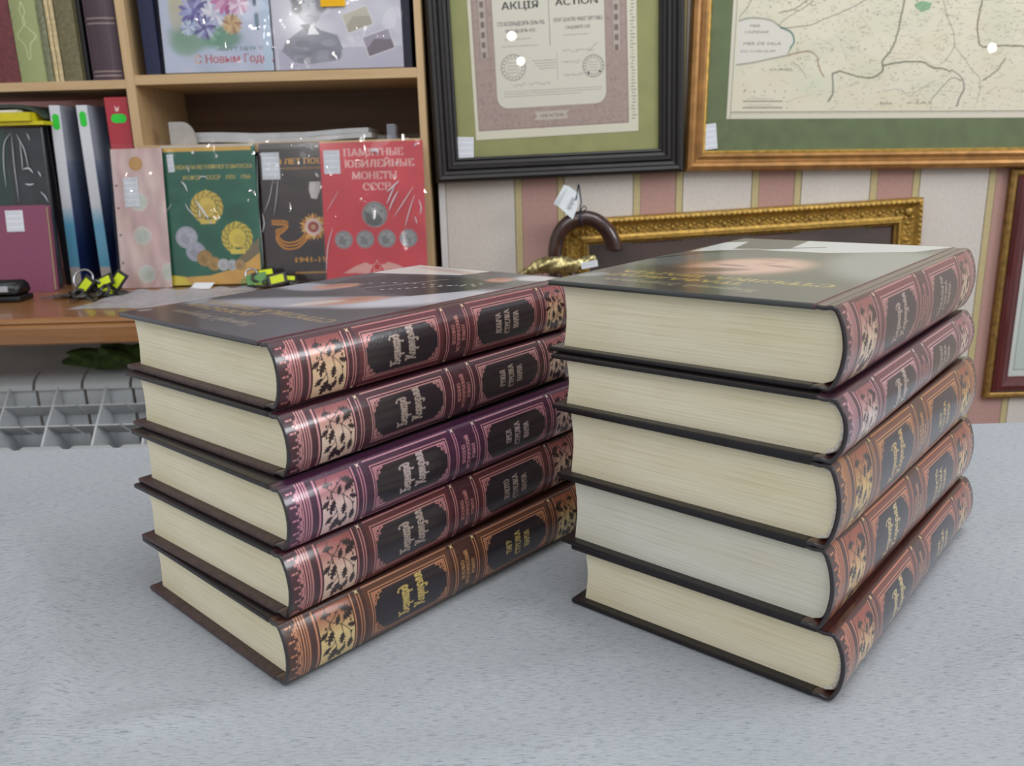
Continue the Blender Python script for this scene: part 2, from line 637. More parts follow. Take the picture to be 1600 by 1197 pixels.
# roman capitals: width, strokes; 's' marks stem ends that carry serifs
CAPS = {
    'А': (0.86, [[(0.08, 0), (0.43, 1)], [(0.43, 1), (0.80, 0)], [(0.2, 0.34), (0.68, 0.34)]], [(0.08, 0), (0.80, 0)]),
    'Б': (0.68, [[(0.14, 0), (0.14, 1)], [(0.14, 1), (0.62, 1), (0.62, 0.82)], [(0.14, 0.56)] + arc(0.36, 0.28, 0.28, 0.28, 90, -90) + [(0.14, 0)]], [(0.14, 0)]),
    'В': (0.70, [[(0.14, 0), (0.14, 1)], [(0.14, 1)] + arc(0.36, 0.77, 0.22, 0.23, 90, -90) + [(0.14, 0.54)], [(0.14, 0.54)] + arc(0.38, 0.27, 0.27, 0.27, 90, -90) + [(0.14, 0)]], [(0.14, 0), (0.14, 1)]),
    'Г': (0.60, [[(0.14, 0), (0.14, 1)], [(0.14, 1), (0.56, 1), (0.56, 0.78)]], [(0.14, 0)]),
    'Д': (0.84, [[(0.06, -0.16), (0.06, 0), (0.80, 0), (0.80, -0.16)], [(0.16, 0), (0.30, 0.5), (0.32, 1), (0.68, 1), (0.68, 0)]], []),
    'Е': (0.66, [[(0.14, 0), (0.14, 1)], [(0.14, 1), (0.58, 1), (0.58, 0.84)], [(0.14, 0.52), (0.46, 0.52)], [(0.14, 0), (0.60, 0), (0.60, 0.18)]], []),
    'Ж': (1.06, [[(0.53, 0), (0.53, 1)], [(0.08, 0), (0.36, 0.5), (0.12, 1)], [(0.98, 0), (0.70, 0.5), (0.94, 1)], [(0.36, 0.52), (0.70, 0.52)]], [(0.53, 0), (0.53, 1), (0.1, 0), (0.96, 0)]),
    'З': (0.62, [arc(0.28, 0.76, 0.24, 0.24, 150, -90) , arc(0.28, 0.27, 0.28, 0.27, 90, -150)], []),
    'И': (0.86, [[(0.14, 0), (0.14, 1)], [(0.72, 0), (0.72, 1)], [(0.14, 0.06), (0.72, 0.94)]], [(0.14, 0), (0.14, 1), (0.72, 0), (0.72, 1)]),
    'Й': (0.86, [[(0.14, 0), (0.14, 1)], [(0.72, 0), (0.72, 1)], [(0.14, 0.06), (0.72, 0.94)], arc(0.43, 1.26, 0.14, 0.12, 180, 360, 6)], [(0.14, 0), (0.14, 1), (0.72, 0), (0.72, 1)]),
    'К': (0.78, [[(0.14, 0), (0.14, 1)], [(0.14, 0.5), (0.40, 0.6), (0.66, 1)], [(0.34, 0.56), (0.72, 0)]], [(0.14, 0), (0.14, 1), (0.7, 0)]),
    'Л': (0.82, [[(0.04, 0.04), (0.20, 0.10), (0.28, 0.5), (0.30, 1), (0.68, 1), (0.68, 0)]], [(0.68, 0)]),
    'М': (1.02, [[(0.12, 0), (0.16, 1)], [(0.16, 1), (0.50, 0.06)], [(0.50, 0.06), (0.84, 1)], [(0.84, 1), (0.90, 0)]], [(0.12, 0), (0.90, 0), (0.14, 1), (0.86, 1)]),
    'Н': (0.84, [[(0.14, 0), (0.14, 1)], [(0.70, 0), (0.70, 1)], [(0.14, 0.52), (0.70, 0.52)]], [(0.14, 0), (0.14, 1), (0.70, 0), (0.70, 1)]),
    'О': (0.84, [arc(0.42, 0.5, 0.35, 0.5, 0, 360, 22)], []),
    'П': (0.82, [[(0.14, 0), (0.14, 1)], [(0.68, 0), (0.68, 1)], [(0.14, 1), (0.68, 1)]], [(0.14, 0), (0.68, 0), (0.14, 1), (0.68, 1)]),
    'Р': (0.66, [[(0.14, 0), (0.14, 1)], [(0.14, 1)] + arc(0.34, 0.74, 0.26, 0.26, 90, -90) + [(0.14, 0.48)]], [(0.14, 0), (0.14, 1)]),
    'С': (0.74, [arc(0.42, 0.5, 0.35, 0.5, 50, 310, 18), [(0.645, 0.86), (0.645, 0.68)]], []),
    'Т': (0.76, [[(0.38, 0), (0.38, 1)], [(0.06, 0.80), (0.06, 1), (0.70, 1), (0.70, 0.80)]], [(0.38, 0)]),
    'У': (0.74, [[(0.10, 1), (0.40, 0.38)], [(0.66, 1), (0.36, 0.14), (0.22, 0.0), (0.12, 0.06)]], [(0.10, 1), (0.66, 1)]),
    'Ф': (0.94, [[(0.47, 0), (0.47, 1)], arc(0.47, 0.52, 0.37, 0.30, 0, 360, 20)], [(0.47, 0), (0.47, 1)]),
    'Ч': (0.76, [[(0.62, 0), (0.62, 1)], [(0.12, 1), (0.12, 0.66), (0.22, 0.50), (0.40, 0.46), (0.62, 0.52)]], [(0.62, 0), (0.62, 1), (0.12, 1)]),
    'Ш': (1.10, [[(0.14, 0), (0.14, 1)], [(0.55, 0), (0.55, 1)], [(0.96, 0), (0.96, 1)], [(0.14, 0), (0.96, 0)]], [(0.14, 1), (0.55, 1), (0.96, 1)]),
    'Ы': (0.96, [[(0.14, 0), (0.14, 1)], [(0.14, 0.52)] + arc(0.34, 0.26, 0.22, 0.26, 90, -90) + [(0.14, 0)], [(0.80, 0), (0.80, 1)]], [(0.14, 1), (0.80, 0), (0.80, 1)]),
    'Ь': (0.66, [[(0.14, 0), (0.14, 1)], [(0.14, 0.54)] + arc(0.34, 0.27, 0.26, 0.27, 90, -90) + [(0.14, 0)]], [(0.14, 1)]),
    'Ю': (1.10, [[(0.14, 0), (0.14, 1)], [(0.14, 0.5), (0.40, 0.5)], arc(0.70, 0.5, 0.31, 0.5, 0, 360, 20)], [(0.14, 0), (0.14, 1)]),
    'Я': (0.72, [[(0.58, 0), (0.58, 1)], [(0.58, 1)] + arc(0.36, 0.75, 0.26, 0.25, 90, 270) + [(0.58, 0.5)], [(0.36, 0.5), (0.08, 0)]], [(0.58, 0), (0.58, 1)]),
    ' ': (0.5, [], []),
}
# pen-drawn small letters of the author's name, x-height 0.62
PEN = {
    'Б': (0.80, [[(0.06, 0.94), (0.20, 1.06), (0.44, 1.0), (0.74, 1.10)], [(0.34, 1.0), (0.24, 0.6), (0.26, 0.2)], [(0.25, 0.5), (0.44, 0.64), (0.64, 0.5), (0.62, 0.16), (0.40, 0.0), (0.22, 0.12), (0.06, 0.04)]]),
    'К': (0.80, [[(0.06, 0.96), (0.22, 1.08), (0.28, 0.9), (0.24, 0.3), (0.10, -0.12)], [(0.28, 0.5), (0.48, 0.62), (0.66, 1.04), (0.76, 0.98)], [(0.34, 0.54), (0.52, 0.3), (0.66, 0.0), (0.80, 0.08)]]),
    'е': (0.50, [[(0.10, 0.30), (0.40, 0.44), (0.32, 0.62), (0.14, 0.50), (0.10, 0.2), (0.24, 0.0), (0.48, 0.14)]]),
    'р': (0.56, [[(0.04, 0.52), (0.16, 0.62), (0.16, 0.2), (0.10, -0.42)], [(0.16, 0.5), (0.34, 0.64), (0.48, 0.46), (0.42, 0.1), (0.24, 0.0), (0.16, 0.08)]]),
    'н': (0.58, [[(0.04, 0.54), (0.14, 0.62), (0.14, 0.0)], [(0.14, 0.32), (0.44, 0.36)], [(0.44, 0.64), (0.44, 0.06), (0.56, 0.04)]]),
    'а': (0.56, [[(0.44, 0.54), (0.26, 0.64), (0.10, 0.44), (0.10, 0.14), (0.24, 0.0), (0.42, 0.16)], [(0.44, 0.64), (0.42, 0.1), (0.56, 0.06)]]),
    'д': (0.60, [[(0.42, 0.5), (0.24, 0.6), (0.10, 0.4), (0.12, 0.1), (0.28, 0.0), (0.44, 0.2), (0.46, 0.6), (0.34, 0.98), (0.12, 1.08), (0.02, 0.98)]]),
    'о': (0.54, [[(0.28, 0.64), (0.10, 0.44), (0.10, 0.16), (0.26, 0.0), (0.44, 0.18), (0.44, 0.46), (0.28, 0.64)]]),
    'у': (0.58, [[(0.04, 0.56), (0.14, 0.62), (0.16, 0.2), (0.30, 0.1), (0.46, 0.3)], [(0.48, 0.64), (0.46, 0.0), (0.34, -0.38), (0.12, -0.40), (0.10, -0.26)]]),
    'э': (0.50, [[(0.06, 0.5), (0.22, 0.64), (0.40, 0.46), (0.38, 0.14), (0.20, 0.0), (0.04, 0.12)], [(0.16, 0.32), (0.40, 0.34)]]),
    'л': (0.58, [[(0.02, 0.06), (0.12, 0.04), (0.20, 0.4), (0.24, 0.62), (0.44, 0.64), (0.43, 0.06), (0.56, 0.06)]]),
    ' ': (0.4, []),
}


def draw_letters(cv, s, x, y, size, c, foil=0.0, width=None, rot=0.0, centre=False, pen=False, weight=1.0, slant=0.0, al=1.0):
    """capitals with serifs, or a broad-nib hand; same placing rules as Canvas.text"""
    tab = PEN if pen else CAPS
    total = sum(tab[ch][0] for ch in s) + (0.0 if pen else 0.06 * (len(s) - 1))
    sx = size if width is None else width / total
    cr, sr = math.cos(rot), math.sin(rot)
    x_off = -total * sx / 2 if centre else 0.0

    def put(a, b):
        px, py = a * sx + b * size * slant + x_off, -b * size
        return (x + px * cr - py * sr, y + px * sr + py * cr)
    pos = 0.0
    for ch in s:
        g = tab[ch]
        for st in g[1]:
            P = smooth_path(st, 5) if pen and len(st) > 2 else st
            for (ax, ay), (bx, by) in zip(P[:-1], P[1:]):
                dx, dy = (bx - ax) * sx, (by - ay) * size
                L = math.hypot(dx, dy)
                if L < 1e-6:
                    continue
                if pen:
                    th = size * weight * (0.045 + 0.115 * abs(dx * 0.64 + dy * 0.77) / L)
                else:
                    th = weight * (0.055 * size + 0.115 * sx * abs(dy) / L)
                A, B = np.array(put(pos + ax, ay)), np.array(put(pos + bx, by))
                d = (B - A) / max(1e-9, np.hypot(*(B - A)))
                n = np.array([-d[1], d[0]]) * th / 2
                e = d * th * 0.25
                cv.poly([A - e + n, B + e + n, B + e - n, A - e - n], c, foil, al)
        if not pen:
            for ax, ay in g[2]:
                h = 0.055 * weight
                lo, hi = (ay, ay + h) if ay < 0.5 else (ay - h, ay)
                cv.poly([put(pos + ax - 0.17, lo), put(pos + ax + 0.17, lo), put(pos + ax + 0.17, hi), put(pos + ax - 0.17, hi)], c, foil, al)
        pos += g[0] + (0.0 if pen else 0.06)

# ------------------------------------------------------------------ setting
WALL_Y = 1.575
CAB_Y = 1.530           # front edges of the cabinet panels
SILL_Z = 0.008
FLOOR_Z = -0.76

M_floor = wood('floor_boards', (96, 74, 56), (124, 98, 74), 0.5, 0, 5)
M_cloth = cloth_mat()
_a, _b = aty(1175, 270, WALL_Y), aty(1361, 265, WALL_Y)
PERIOD = _b.x - _a.x
M_paper = wallpaper_mat(_a.x, PERIOD, PERIOD * 0.066, PERIOD * 0.292)
M_lam = wood('beech_laminate', (192, 160, 118), (206, 176, 134), 0.42, 2, 7)
M_lamx = wood('beech_laminate_long', (190, 158, 116), (204, 174, 132), 0.42, 0, 7)
M_sill = wood('varnished_brown_wood', (134, 90, 52), (158, 112, 68), 0.28, 0, 8, 0.3)
M_back = wood('brown_back_panel', (92, 66, 48), (110, 82, 60), 0.6, 0, 5)
M_white = plain('white_enamel', (214, 216, 218), 0.35, 0, 0.03)
M_plaster = plain('grey_plaster', (150, 146, 142), 0.8, 0, 0.1, 12)
M_pinkwall = plain('pink_plaster', (205, 160, 158), 0.8, 0, 0.06, 10)

cab_r = aty(656.5, 5, CAB_Y).x            # outer right face of the cabinet
sill_r = cab_r + 0.012

bm = bmesh.new()
box(bm, -2.2, 2.6, -2.0, 1.9, FLOOR_Z - 0.05, FLOOR_Z)
struct(obj('floor', bm, M_floor))
# papered wall to the right of the window recess, and the piece under the sill
bm = bmesh.new()
box(bm, cab_r + 0.012, 2.6, WALL_Y, WALL_Y + 0.3, FLOOR_Z, 1.95)
struct(obj('wall_back', bm, M_paper))
bm = bmesh.new()
box(bm, -2.2, cab_r + 0.012, WALL_Y, WALL_Y + 0.3, FLOOR_Z, SILL_Z - 0.0385)
struct(obj('wall_under_sill', bm, M_plaster))
bm = bmesh.new()
box(bm, -2.2, cab_r + 0.012, WALL_Y + 0.26, WALL_Y + 0.3, SILL_Z - 0.0385, 1.95)
struct(obj('wall_recess', bm, M_pinkwall))
# bare white strip where the paper ends beside the recess
_p0, _p1 = aty(680, 300, WALL_Y).x, aty(696, 300, WALL_Y).x
struct(boxobj('trim_1', (cab_r + 0.0125, _p1, WALL_Y - 0.003, WALL_Y, SILL_Z - 0.2, 0.9), M_white))
# window board running along the recess
bm = bmesh.new()
prism(bm, [(1.190, -0.0), (1.184, -0.0025), (1.182, -0.006), (1.184, -0.0085), (1.180, -0.011), (1.1785, -0.014), (1.178, -0.035), (1.181, -0.038), (WALL_Y + 0.26, -0.038), (WALL_Y + 0.26, 0.0)],
      lambda a, b, t: Vector((t, a, SILL_Z + b)), -1.25, sill_r)
sill = tag(obj('window_sill', bm, M_sill), 'varnished brown wooden sill board under the bookcase, above the white radiator', 'sill')

# ------------------------------------------------------------------ table
EDGE_Y = 0.634
bm = bmesh.new()
nx, ny = 400, 220
rows = []
xs = np.linspace(-0.85, 0.95, nx)
prof = [(y, 0.0) for y in np.linspace(-0.18, EDGE_Y - 0.004, ny)] + [(EDGE_Y - 0.001, -0.0012), (EDGE_Y, -0.004), (EDGE_Y + 0.001, -0.03), (EDGE_Y + 0.004, -0.09), (EDGE_Y + 0.004, -0.16), (EDGE_Y + 0.006, -0.22)]


def cloth_h(x, y):
    """soft wrinkles away from the stacks"""
    h = 0.0
    dm = 1.0
    for bx, by, th in ((-0.0986, 0.3075, 0.8135), (0.1257, 0.2869, 0.8595)):
        qx, qy = x - bx, y - by
        u = qx * math.cos(th) + qy * math.sin(th)
        w = -qx * math.sin(th) + qy * math.cos(th)
        dm = min(dm, math.hypot(max(-u, u - 0.207, 0), max(-w - 0.004, w - 0.131, 0)))
    k = min(1.0, max(0.0, (dm - 0.004) / 0.03))
    if k == 0:
        return 0.0
    for cx, cy, ax, ay, rot, amp in WR:
        dx, dy = x - cx, y - cy
        u = dx * math.cos(rot) + dy * math.sin(rot)
        v = -dx * math.sin(rot) + dy * math.cos(rot)
        h += amp * math.exp(-(u / ax) ** 2 - (v / ay) ** 2)
    return h * k * k * (3 - 2 * k)


WR = [(-0.245, 0.385, 0.012, 0.06, 0.5, 0.0056), (-0.205, 0.325, 0.011, 0.05, 0.25, 0.0047), (-0.30, 0.45, 0.025, 0.09, 0.9, 0.0025), (-0.15, 0.29, 0.03, 0.009, 0.2, 0.0029),
      (0.02, 0.36, 0.012, 0.06, 1.1, 0.0034), (0.05, 0.33, 0.10, 0.012, 0.3, 0.0014), (-0.05, 0.26, 0.14, 0.012, 0.15, 0.0016),
      (0.26, 0.34, 0.10, 0.014, 0.5, 0.0018), (0.30, 0.44, 0.10, 0.016, 0.25, 0.0018), (0.0, 0.23, 0.2, 0.01, -0.1, 0.0011), (-0.4, 0.5, 0.1, 0.02, 0.3, 0.0018)]
for y, z in prof:
    row = []
    for x in xs:
        zz = z + (cloth_h(x, y) if z == 0 else 0)
        yy = y + (0.004 * math.sin(x * 21 + 1) * min(1, -z / 0.1) if z < -0.02 else 0)
        row.append(bm.verts.new((x, yy, zz)))
    rows.append(row)
for i in range(len(rows) - 1):
    for j in range(nx - 1):
        bm.faces.new((rows[i][j], rows[i][j + 1], rows[i + 1][j + 1], rows[i + 1][j]))
tc = obj('tablecloth', bm, M_cloth, None, True)
sm = tc.modifiers.new('thickness', 'SOLIDIFY')
sm.thickness = 0.0012
sm.offset = -1
tag(tc, 'light grey woven linen cloth covering the table under the two book stacks', 'tablecloth')

M_tw = wood('table_wood', (150, 112, 72), (172, 132, 90), 0.5, 0, 6)
tb = thing('table', 'wooden table hidden under the grey linen cloth', 'table', (0.05, 0.22, FLOOR_Z))
boxobj('table_top', (-0.88, 0.88, -0.39, EDGE_Y - 0.2225, 0.732, 0.7575), M_tw, tb)
for sx in (-0.82, 0.82):
    for sy in (-0.34, 0.34):
        boxobj('leg', (sx - 0.03, sx + 0.03, sy - 0.03, sy + 0.03, 0.0, 0.732), M_tw, tb, 0.004)

# ------------------------------------------------------------------ book stacks
BW, BL = 0.1309, 0.207
M_spine = printed('laminated_spine', 0.30, 0.6, 0.14, 0.25, 700)
M_cover = printed('laminated_cover', 0.3, 0.5, 0.14, 0.0)
M_board = plain('brown_board', (74, 56, 55), 0.45, 0, 0.25, 300, bump_s=0.15)
M_board2 = plain('laminated_dark_board', (26, 20, 23), 0.32, 0, 0.3, 300, coat=0.25, bump_s=0.15, spec=0.35)
M_pages = pages_mat('cream_pages', (232, 224, 197))
M_pages2 = pages_mat('white_pages', (222, 220, 208))
M_head = plain('white_headband', (214, 208, 196), 0.8, 0, 0.2, 900, bump_s=0.4)


def spine_path(T):
    b = 0.0034
    k = [(0.0108, T - 0.0001), (0.0090, T - 0.0004), (0.0070, T - 0.0006), (0.0050, T - 0.0003), (0.0030, T - 0.0005), (0.0010, T - 0.0028),
         (0.0012 - b * 0.72, T * 0.73), (0.0012 - b, T * 0.5), (0.0012 - b * 0.72, T * 0.27), (0.0010, 0.0028), (0.0030, 0.0005), (0.0050, 0.0003),
         (0.0070, 0.0006), (0.0090, 0.0004), (0.0108, 0.0001)]
    P = np.array(smooth_path(k, 10))
    s = np.concatenate([[0], np.cumsum(np.hypot(*np.diff(P, axis=0).T))])
    return P, s


def oak_leaf(cv, x, y, L, ang, c, lobes=4):
    """lobed leaf with a pale midrib, base at (x, y)"""
    left, right = [], []
    for i in range(lobes * 2 + 1):
        t = i / (lobes * 2)
        wd = L * 0.40 * math.sin(math.pi * min(1, 0.12 + t * 0.86)) * (1.0 if i % 2 else 0.42)
        left.append((t * L + (L * 0.07 if i % 2 else 0), wd))
        right.append((t * L + (L * 0.07 if i % 2 else 0), -wd))
    pts = [(-0.12 * L, 0)] + left + [(L * 1.1, 0)] + right[::-1]
    ca, sa = math.cos(ang), math.sin(ang)
    cv.poly([(x + a * ca - b * sa, y + a * sa + b * ca) for a, b in pts], c)


def leaf_panel(cv, x0, x1, v0, v1, pal, flip=False):
    n = 26
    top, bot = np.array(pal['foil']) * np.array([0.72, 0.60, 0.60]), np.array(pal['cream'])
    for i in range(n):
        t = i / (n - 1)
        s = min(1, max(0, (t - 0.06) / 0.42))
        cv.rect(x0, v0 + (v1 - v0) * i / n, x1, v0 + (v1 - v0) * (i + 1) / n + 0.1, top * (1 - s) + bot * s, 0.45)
    W, H = x1 - x0, v1 - v0
    d = pal['ink']

    def q(a, b):
        return (x0 + W * (1 - a if flip else a), v0 + H * b)
    for pth in ([(0.3, 0.02), (0.22, 0.16), (0.35, 0.26), (0.62, 0.36), (0.85, 0.52), (0.9, 0.72)], [(0.35, 0.26), (0.5, 0.2), (0.72, 0.08)], [(0.3, 0.26), (0.36, 0.5), (0.45, 0.74), (0.4, 0.95)],
                [(0.35, 0.26), (0.2, 0.38), (0.12, 0.5)], [(0.62, 0.36), (0.66, 0.55)], [(0.42, 0.6), (0.25, 0.72)], [(0.62, 0.36), (0.8, 0.3)]):
        cv.line([q(*p) for p in smooth_path(pth, 5)], 0.42, d)
    sg = -1 if flip else 1
    for a, b, L, ang in ((0.70, 0.12, 5.6, 20), (0.72, 0.30, 6.2, -28), (0.36, 0.42, 6.0, 118), (0.64, 0.52, 5.2, 100), (0.42, 0.74, 7.2, 112), (0.88, 0.68, 5.4, 98), (0.82, 0.42, 4.4, 20), (0.46, 0.8, 5.2, 60), (0.2, 0.4, 4.6, 150), (0.26, 0.68, 4.6, 140), (0.7, 0.76, 5.0, 118), (0.5, 0.34, 4.4, -60), (0.34, 0.12, 4.2, 170)):
        an = math.radians(ang)
        if flip:
            an = math.pi - an
        oak_leaf(cv, *q(a, b), L * 1.18 * H / 33, an, d)
    for a, b in ((0.25, 0.12), (0.38, 0.14), (0.18, 0.33), (0.3, 0.36), (0.14, 0.52), (0.24, 0.62), (0.2, 0.76), (0.68, 0.72), (0.92, 0.36), (0.9, 0.56), (0.55, 0.16)):
        cv.ell(*q(a, b), 0.5, 0.72, d, rot=0.5)


def corner(cv, x, y, sx, sy, c, s=1.0):
    """filigree in the corner of a panel"""
    f = 0.7
    cv.poly([(x, y), (x + sx * 5.0 * s, y), (x + sx * 3.4 * s, y + sy * 1.1 * s), (x + sx * 2.4 * s, y + sy * 1.4 * s), (x + sx * 1.6 * s, y + sy * 2.6 * s), (x + sx * 1.2 * s, y + sy * 4.0 * s), (x, y + sy * 6.4 * s)], c, f, 0.72)
    for dx, dy, r in ((2.6, 2.0, 1.0), (4.2, 1.1, 0.75), (1.2, 4.4, 0.85), (3.3, 3.3, 0.6), (1.0, 6.0, 0.55), (5.6, 0.9, 0.55)):
        cv.ring(x + sx * dx * s, y + sy * dy * s, r * s, 0.36, c, f, n=14)


def star(cv, x, y, c, r=1.5):
    for a in (0.4, 0.4 + math.pi / 2):
        dx, dy = r * math.cos(a + 0.4), r * math.sin(a + 0.4)
        nx_, ny_ = -dy * 0.28, dx * 0.28
        cv.poly([(x - dx, y - dy), (x + nx_, y + ny_), (x + dx, y + dy), (x - nx_, y - ny_)], c, 0.4)


def fringe(cv, u0, sg, v0, v1, c):
    """border of small bells and dots, four rules on the inner side"""
    n = max(4, int((v1 - v0) / 5.2))
    st = (v1 - v0) / n
    for i in range(n + 1):
        y = v0 + i * st
        cv.line([(u0 + sg * 1.2, y), (u0 + sg * 2.6, y)], 0.7, c, 0.5)
        cv.ell(u0 + sg * 3.6, y, 0.5, 0.5, c, 0.5)
        y += st / 2
        if i < n:
            cv.ring(u0 + sg * 5.0, y, 0.75, 0.4, c, 0.5, n=12)
            cv.ring(u0 + sg * 4.9, y - 1.5, 0.5, 0.4, c, 0.5, n=12)
            cv.ring(u0 + sg * 4.9, y + 1.5, 0.5, 0.4, c, 0.5, n=12)
            cv.ell(u0 + sg * 3.5, y, 0.45, 0.6, c, 0.5)
            cv.line([(u0 + sg * 6.0, y - st / 2), (u0 + sg * 5.3, y), (u0 + sg * 6.0, y + st / 2)], 0.5, c, 0.5)
    for k in range(4):
        u = u0 + sg * (6.6 + 1.25 * k)
        cv.rect(u - 0.3, v0 - 3, u + 0.3, v1 + 3, c, 0.55)


def spine_print(S, pal, title):
    cv = Canvas(BL * 1000 - 0.6, S, 0.34, pal['base'])
    W = cv.w
    cv.speckle(0.14, 3)
    v0, v1 = 10.2, S - 10.2
    vm = (v0 + v1) / 2
    F, fo = pal['foil'], 0.6
    fringe(cv, 1.0, 1, v0 + 1, v1 - 1, F)
    fringe(cv, W - 1.0, -1, v0 + 1, v1 - 1, F)
    cv.rect(15.2, v0 - 1, 15.9, v1 + 1, F, fo)
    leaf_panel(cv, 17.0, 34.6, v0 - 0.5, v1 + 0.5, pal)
    cv.rect(35.4, v0 - 1, 36.1, v1 + 1, F, fo)
    cv.rect(W - 31.2, v0 - 1, W - 30.5, v1 + 1, F, fo)
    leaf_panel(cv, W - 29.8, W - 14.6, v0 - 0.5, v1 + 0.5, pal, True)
    cv.rect(W - 13.6, v0 - 1, W - 12.9, v1 + 1, F, fo)
    for u in (39.4, 97.6, 112.4, 172.0):
        for du in (-0.75, 0.75):
            cv.rect(u + du - 0.27, v0 + 0.6, u + du + 0.27, v1 - 0.6, F, fo)
        star(cv, u, v0 - 0.6, pal['cream'])
        star(cv, u, v1 + 0.6, pal['cream'])
    for a, b in ((42.5, 94.6), (114.8, 169.2)):
        cv.rect(a, v0 - 1.6, b, v1 + 1.6, pal['band'])
        for v in (v0 - 1.2, v1 + 1.2):
            cv.rect(a, v - 0.25, b, v + 0.25, F, fo)
        a1, b1, c0, c1 = a + 2.4, b - 2.4, v0 + 1.6, v1 - 1.6
        cv.rect(a1, c0, b1, c1, pal['dark'])
        cv.frame(a1, c0, b1, c1, 0.5, F, fo)
        cv.frame(a1 + 1.2, c0 + 1.2, b1 - 1.2, c1 - 1.2, 0.36, F, fo)
        s = (c1 - c0) / 26
        for x, sx in ((a1 + 1.4, 1), (b1 - 1.4, -1)):
            for y, sy in ((c0 + 1.4, 1), (c1 - 1.4, -1)):
                corner(cv, x, y, sx, sy, F, s)
    cv.rect(0, 0, 1.0, S, (40, 31, 35))
    cv.rect(W - 1.0, 0, W, S, (40, 31, 35))
    R = -math.pi / 2
    k = (v1 - v0) / 32
    draw_letters(cv, 'Бернард', 66.4, vm + 9.4 * k, 5.6, pal['ink2'], 0.5, rot=R, width=18.0 * k, pen=True)
    draw_letters(cv, 'Корнуэлл', 75.6, vm + 8.2 * k, 5.6, pal['ink2'], 0.5, rot=R, width=20.0 * k, pen=True)
    for s, u, w in (('ВОЕННО', 102.9, 12.0), ('ИСТОРИЧЕСКИЙ', 106.4, 22.5), ('РОМАН', 109.9, 9.6)):
        draw_letters(cv, s, u, vm, 2.2, pal['genre'], 0.4, rot=R, centre=True, width=w * k, weight=1.2)
    for s, u in zip((title, 'СТРЕЛКА', 'ШАРПА'), (137.4, 144.4, 151.4)):
        draw_letters(cv, s, u, vm, 4.0, pal['ink2'], 0.45, rot=R, centre=True, width=min(22, 2.2 * len(s)) * k, weight=1.1)
    return cv


def cover_left():
    cv = Canvas(BW * 1000 - 10, BL * 1000, 0.7, (58, 56, 62))
    for i in range(30):
        cv.soft(60, 207 - i * 3.4, 90, 14, (120, 120, 132), 0.035)
    ox = -10.0
    cv.soft(135 + ox, 30, 16, 5, (120, 84, 66), 0.8, 1.2)
    cv.soft(128 + ox, 42, 10, 5, (150, 152, 160), 0.7, 1.0)
    cv.soft(60 + ox, 78, 70, 16, (186, 184, 194), 0.75, -0.55)
    cv.soft(26 + ox, 112, 42, 14, (205, 204, 214), 0.9, 2.0)
    cv.soft(118 + ox, 104, 20, 12, (190, 190, 200), 0.7)
    cv.poly([(112 + ox, 112), (96 + ox, 122), (70 + ox, 112), (40 + ox, 112), (26 + ox, 140), (22 + ox, 172), (60 + ox, 178), (112 + ox, 166), (121 + ox, 140)], (44, 42, 52))
    for q in range(13):
        t = q / 12
        cv.ell(108 + ox - 74 * t, 122 + 40 * t + 6 * math.sin(t * 5), 0.9, 1.2, (214, 212, 214))
        cv.ell(70 + ox - 34 * t, 120 + 44 * t, 0.9, 1.2, (200, 198, 204))
    cv.line([(84 + ox, 118), (66 + ox, 168)], 1.4, (150, 140, 140))
    for x, y, rx, ry, r in ((58 + ox, 84, 10, 22, 0.5), (104 + ox, 114, 9, 14, 0.4), (36 + ox, 181, 8, 8, 0)):
        cv.soft(x, y, rx, ry, (196, 142, 118), 0.95, r)
        cv.soft(x + 2, y + 4, rx * 0.5, ry * 0.6, (160, 104, 84), 0.7, r)
    cv.soft(66 + ox, 72, 5, 15, (210, 200, 196), 0.85, 0.4)
    cv.poly([(126 + ox, 165), (72 + ox, 184), (66 + ox, 207), (131 + ox, 207), (131 + ox, 165)], (222, 214, 210))
    cv.soft(95 + ox, 196, 30, 5, (196, 160, 150), 0.6, 0.1)
    cv.soft(22 + ox, 196, 12, 10, (206, 204, 208), 0.9)
    cv.rect(0, 0, 1.2, 207, (84, 42, 50))
    g = (176, 148, 86)
    draw_letters(cv, 'Бернард Корнуэлл', 43 + ox, 21.5, 6.0, (150, 140, 118), 0.5, width=68, pen=True)
    draw_letters(cv, 'ДОБЫЧА', 62 + ox, 36.5, 5.8, g, 0.7, width=60, slant=0.12, weight=1.1)
    draw_letters(cv, 'СТРЕЛКА ШАРПА', 17 + ox, 47.5, 7.0, g, 0.7, width=104, slant=0.12, weight=1.1)
    cv.ell(126 + ox, 11, 3.6, 3.6, (120, 122, 128))
    return cv


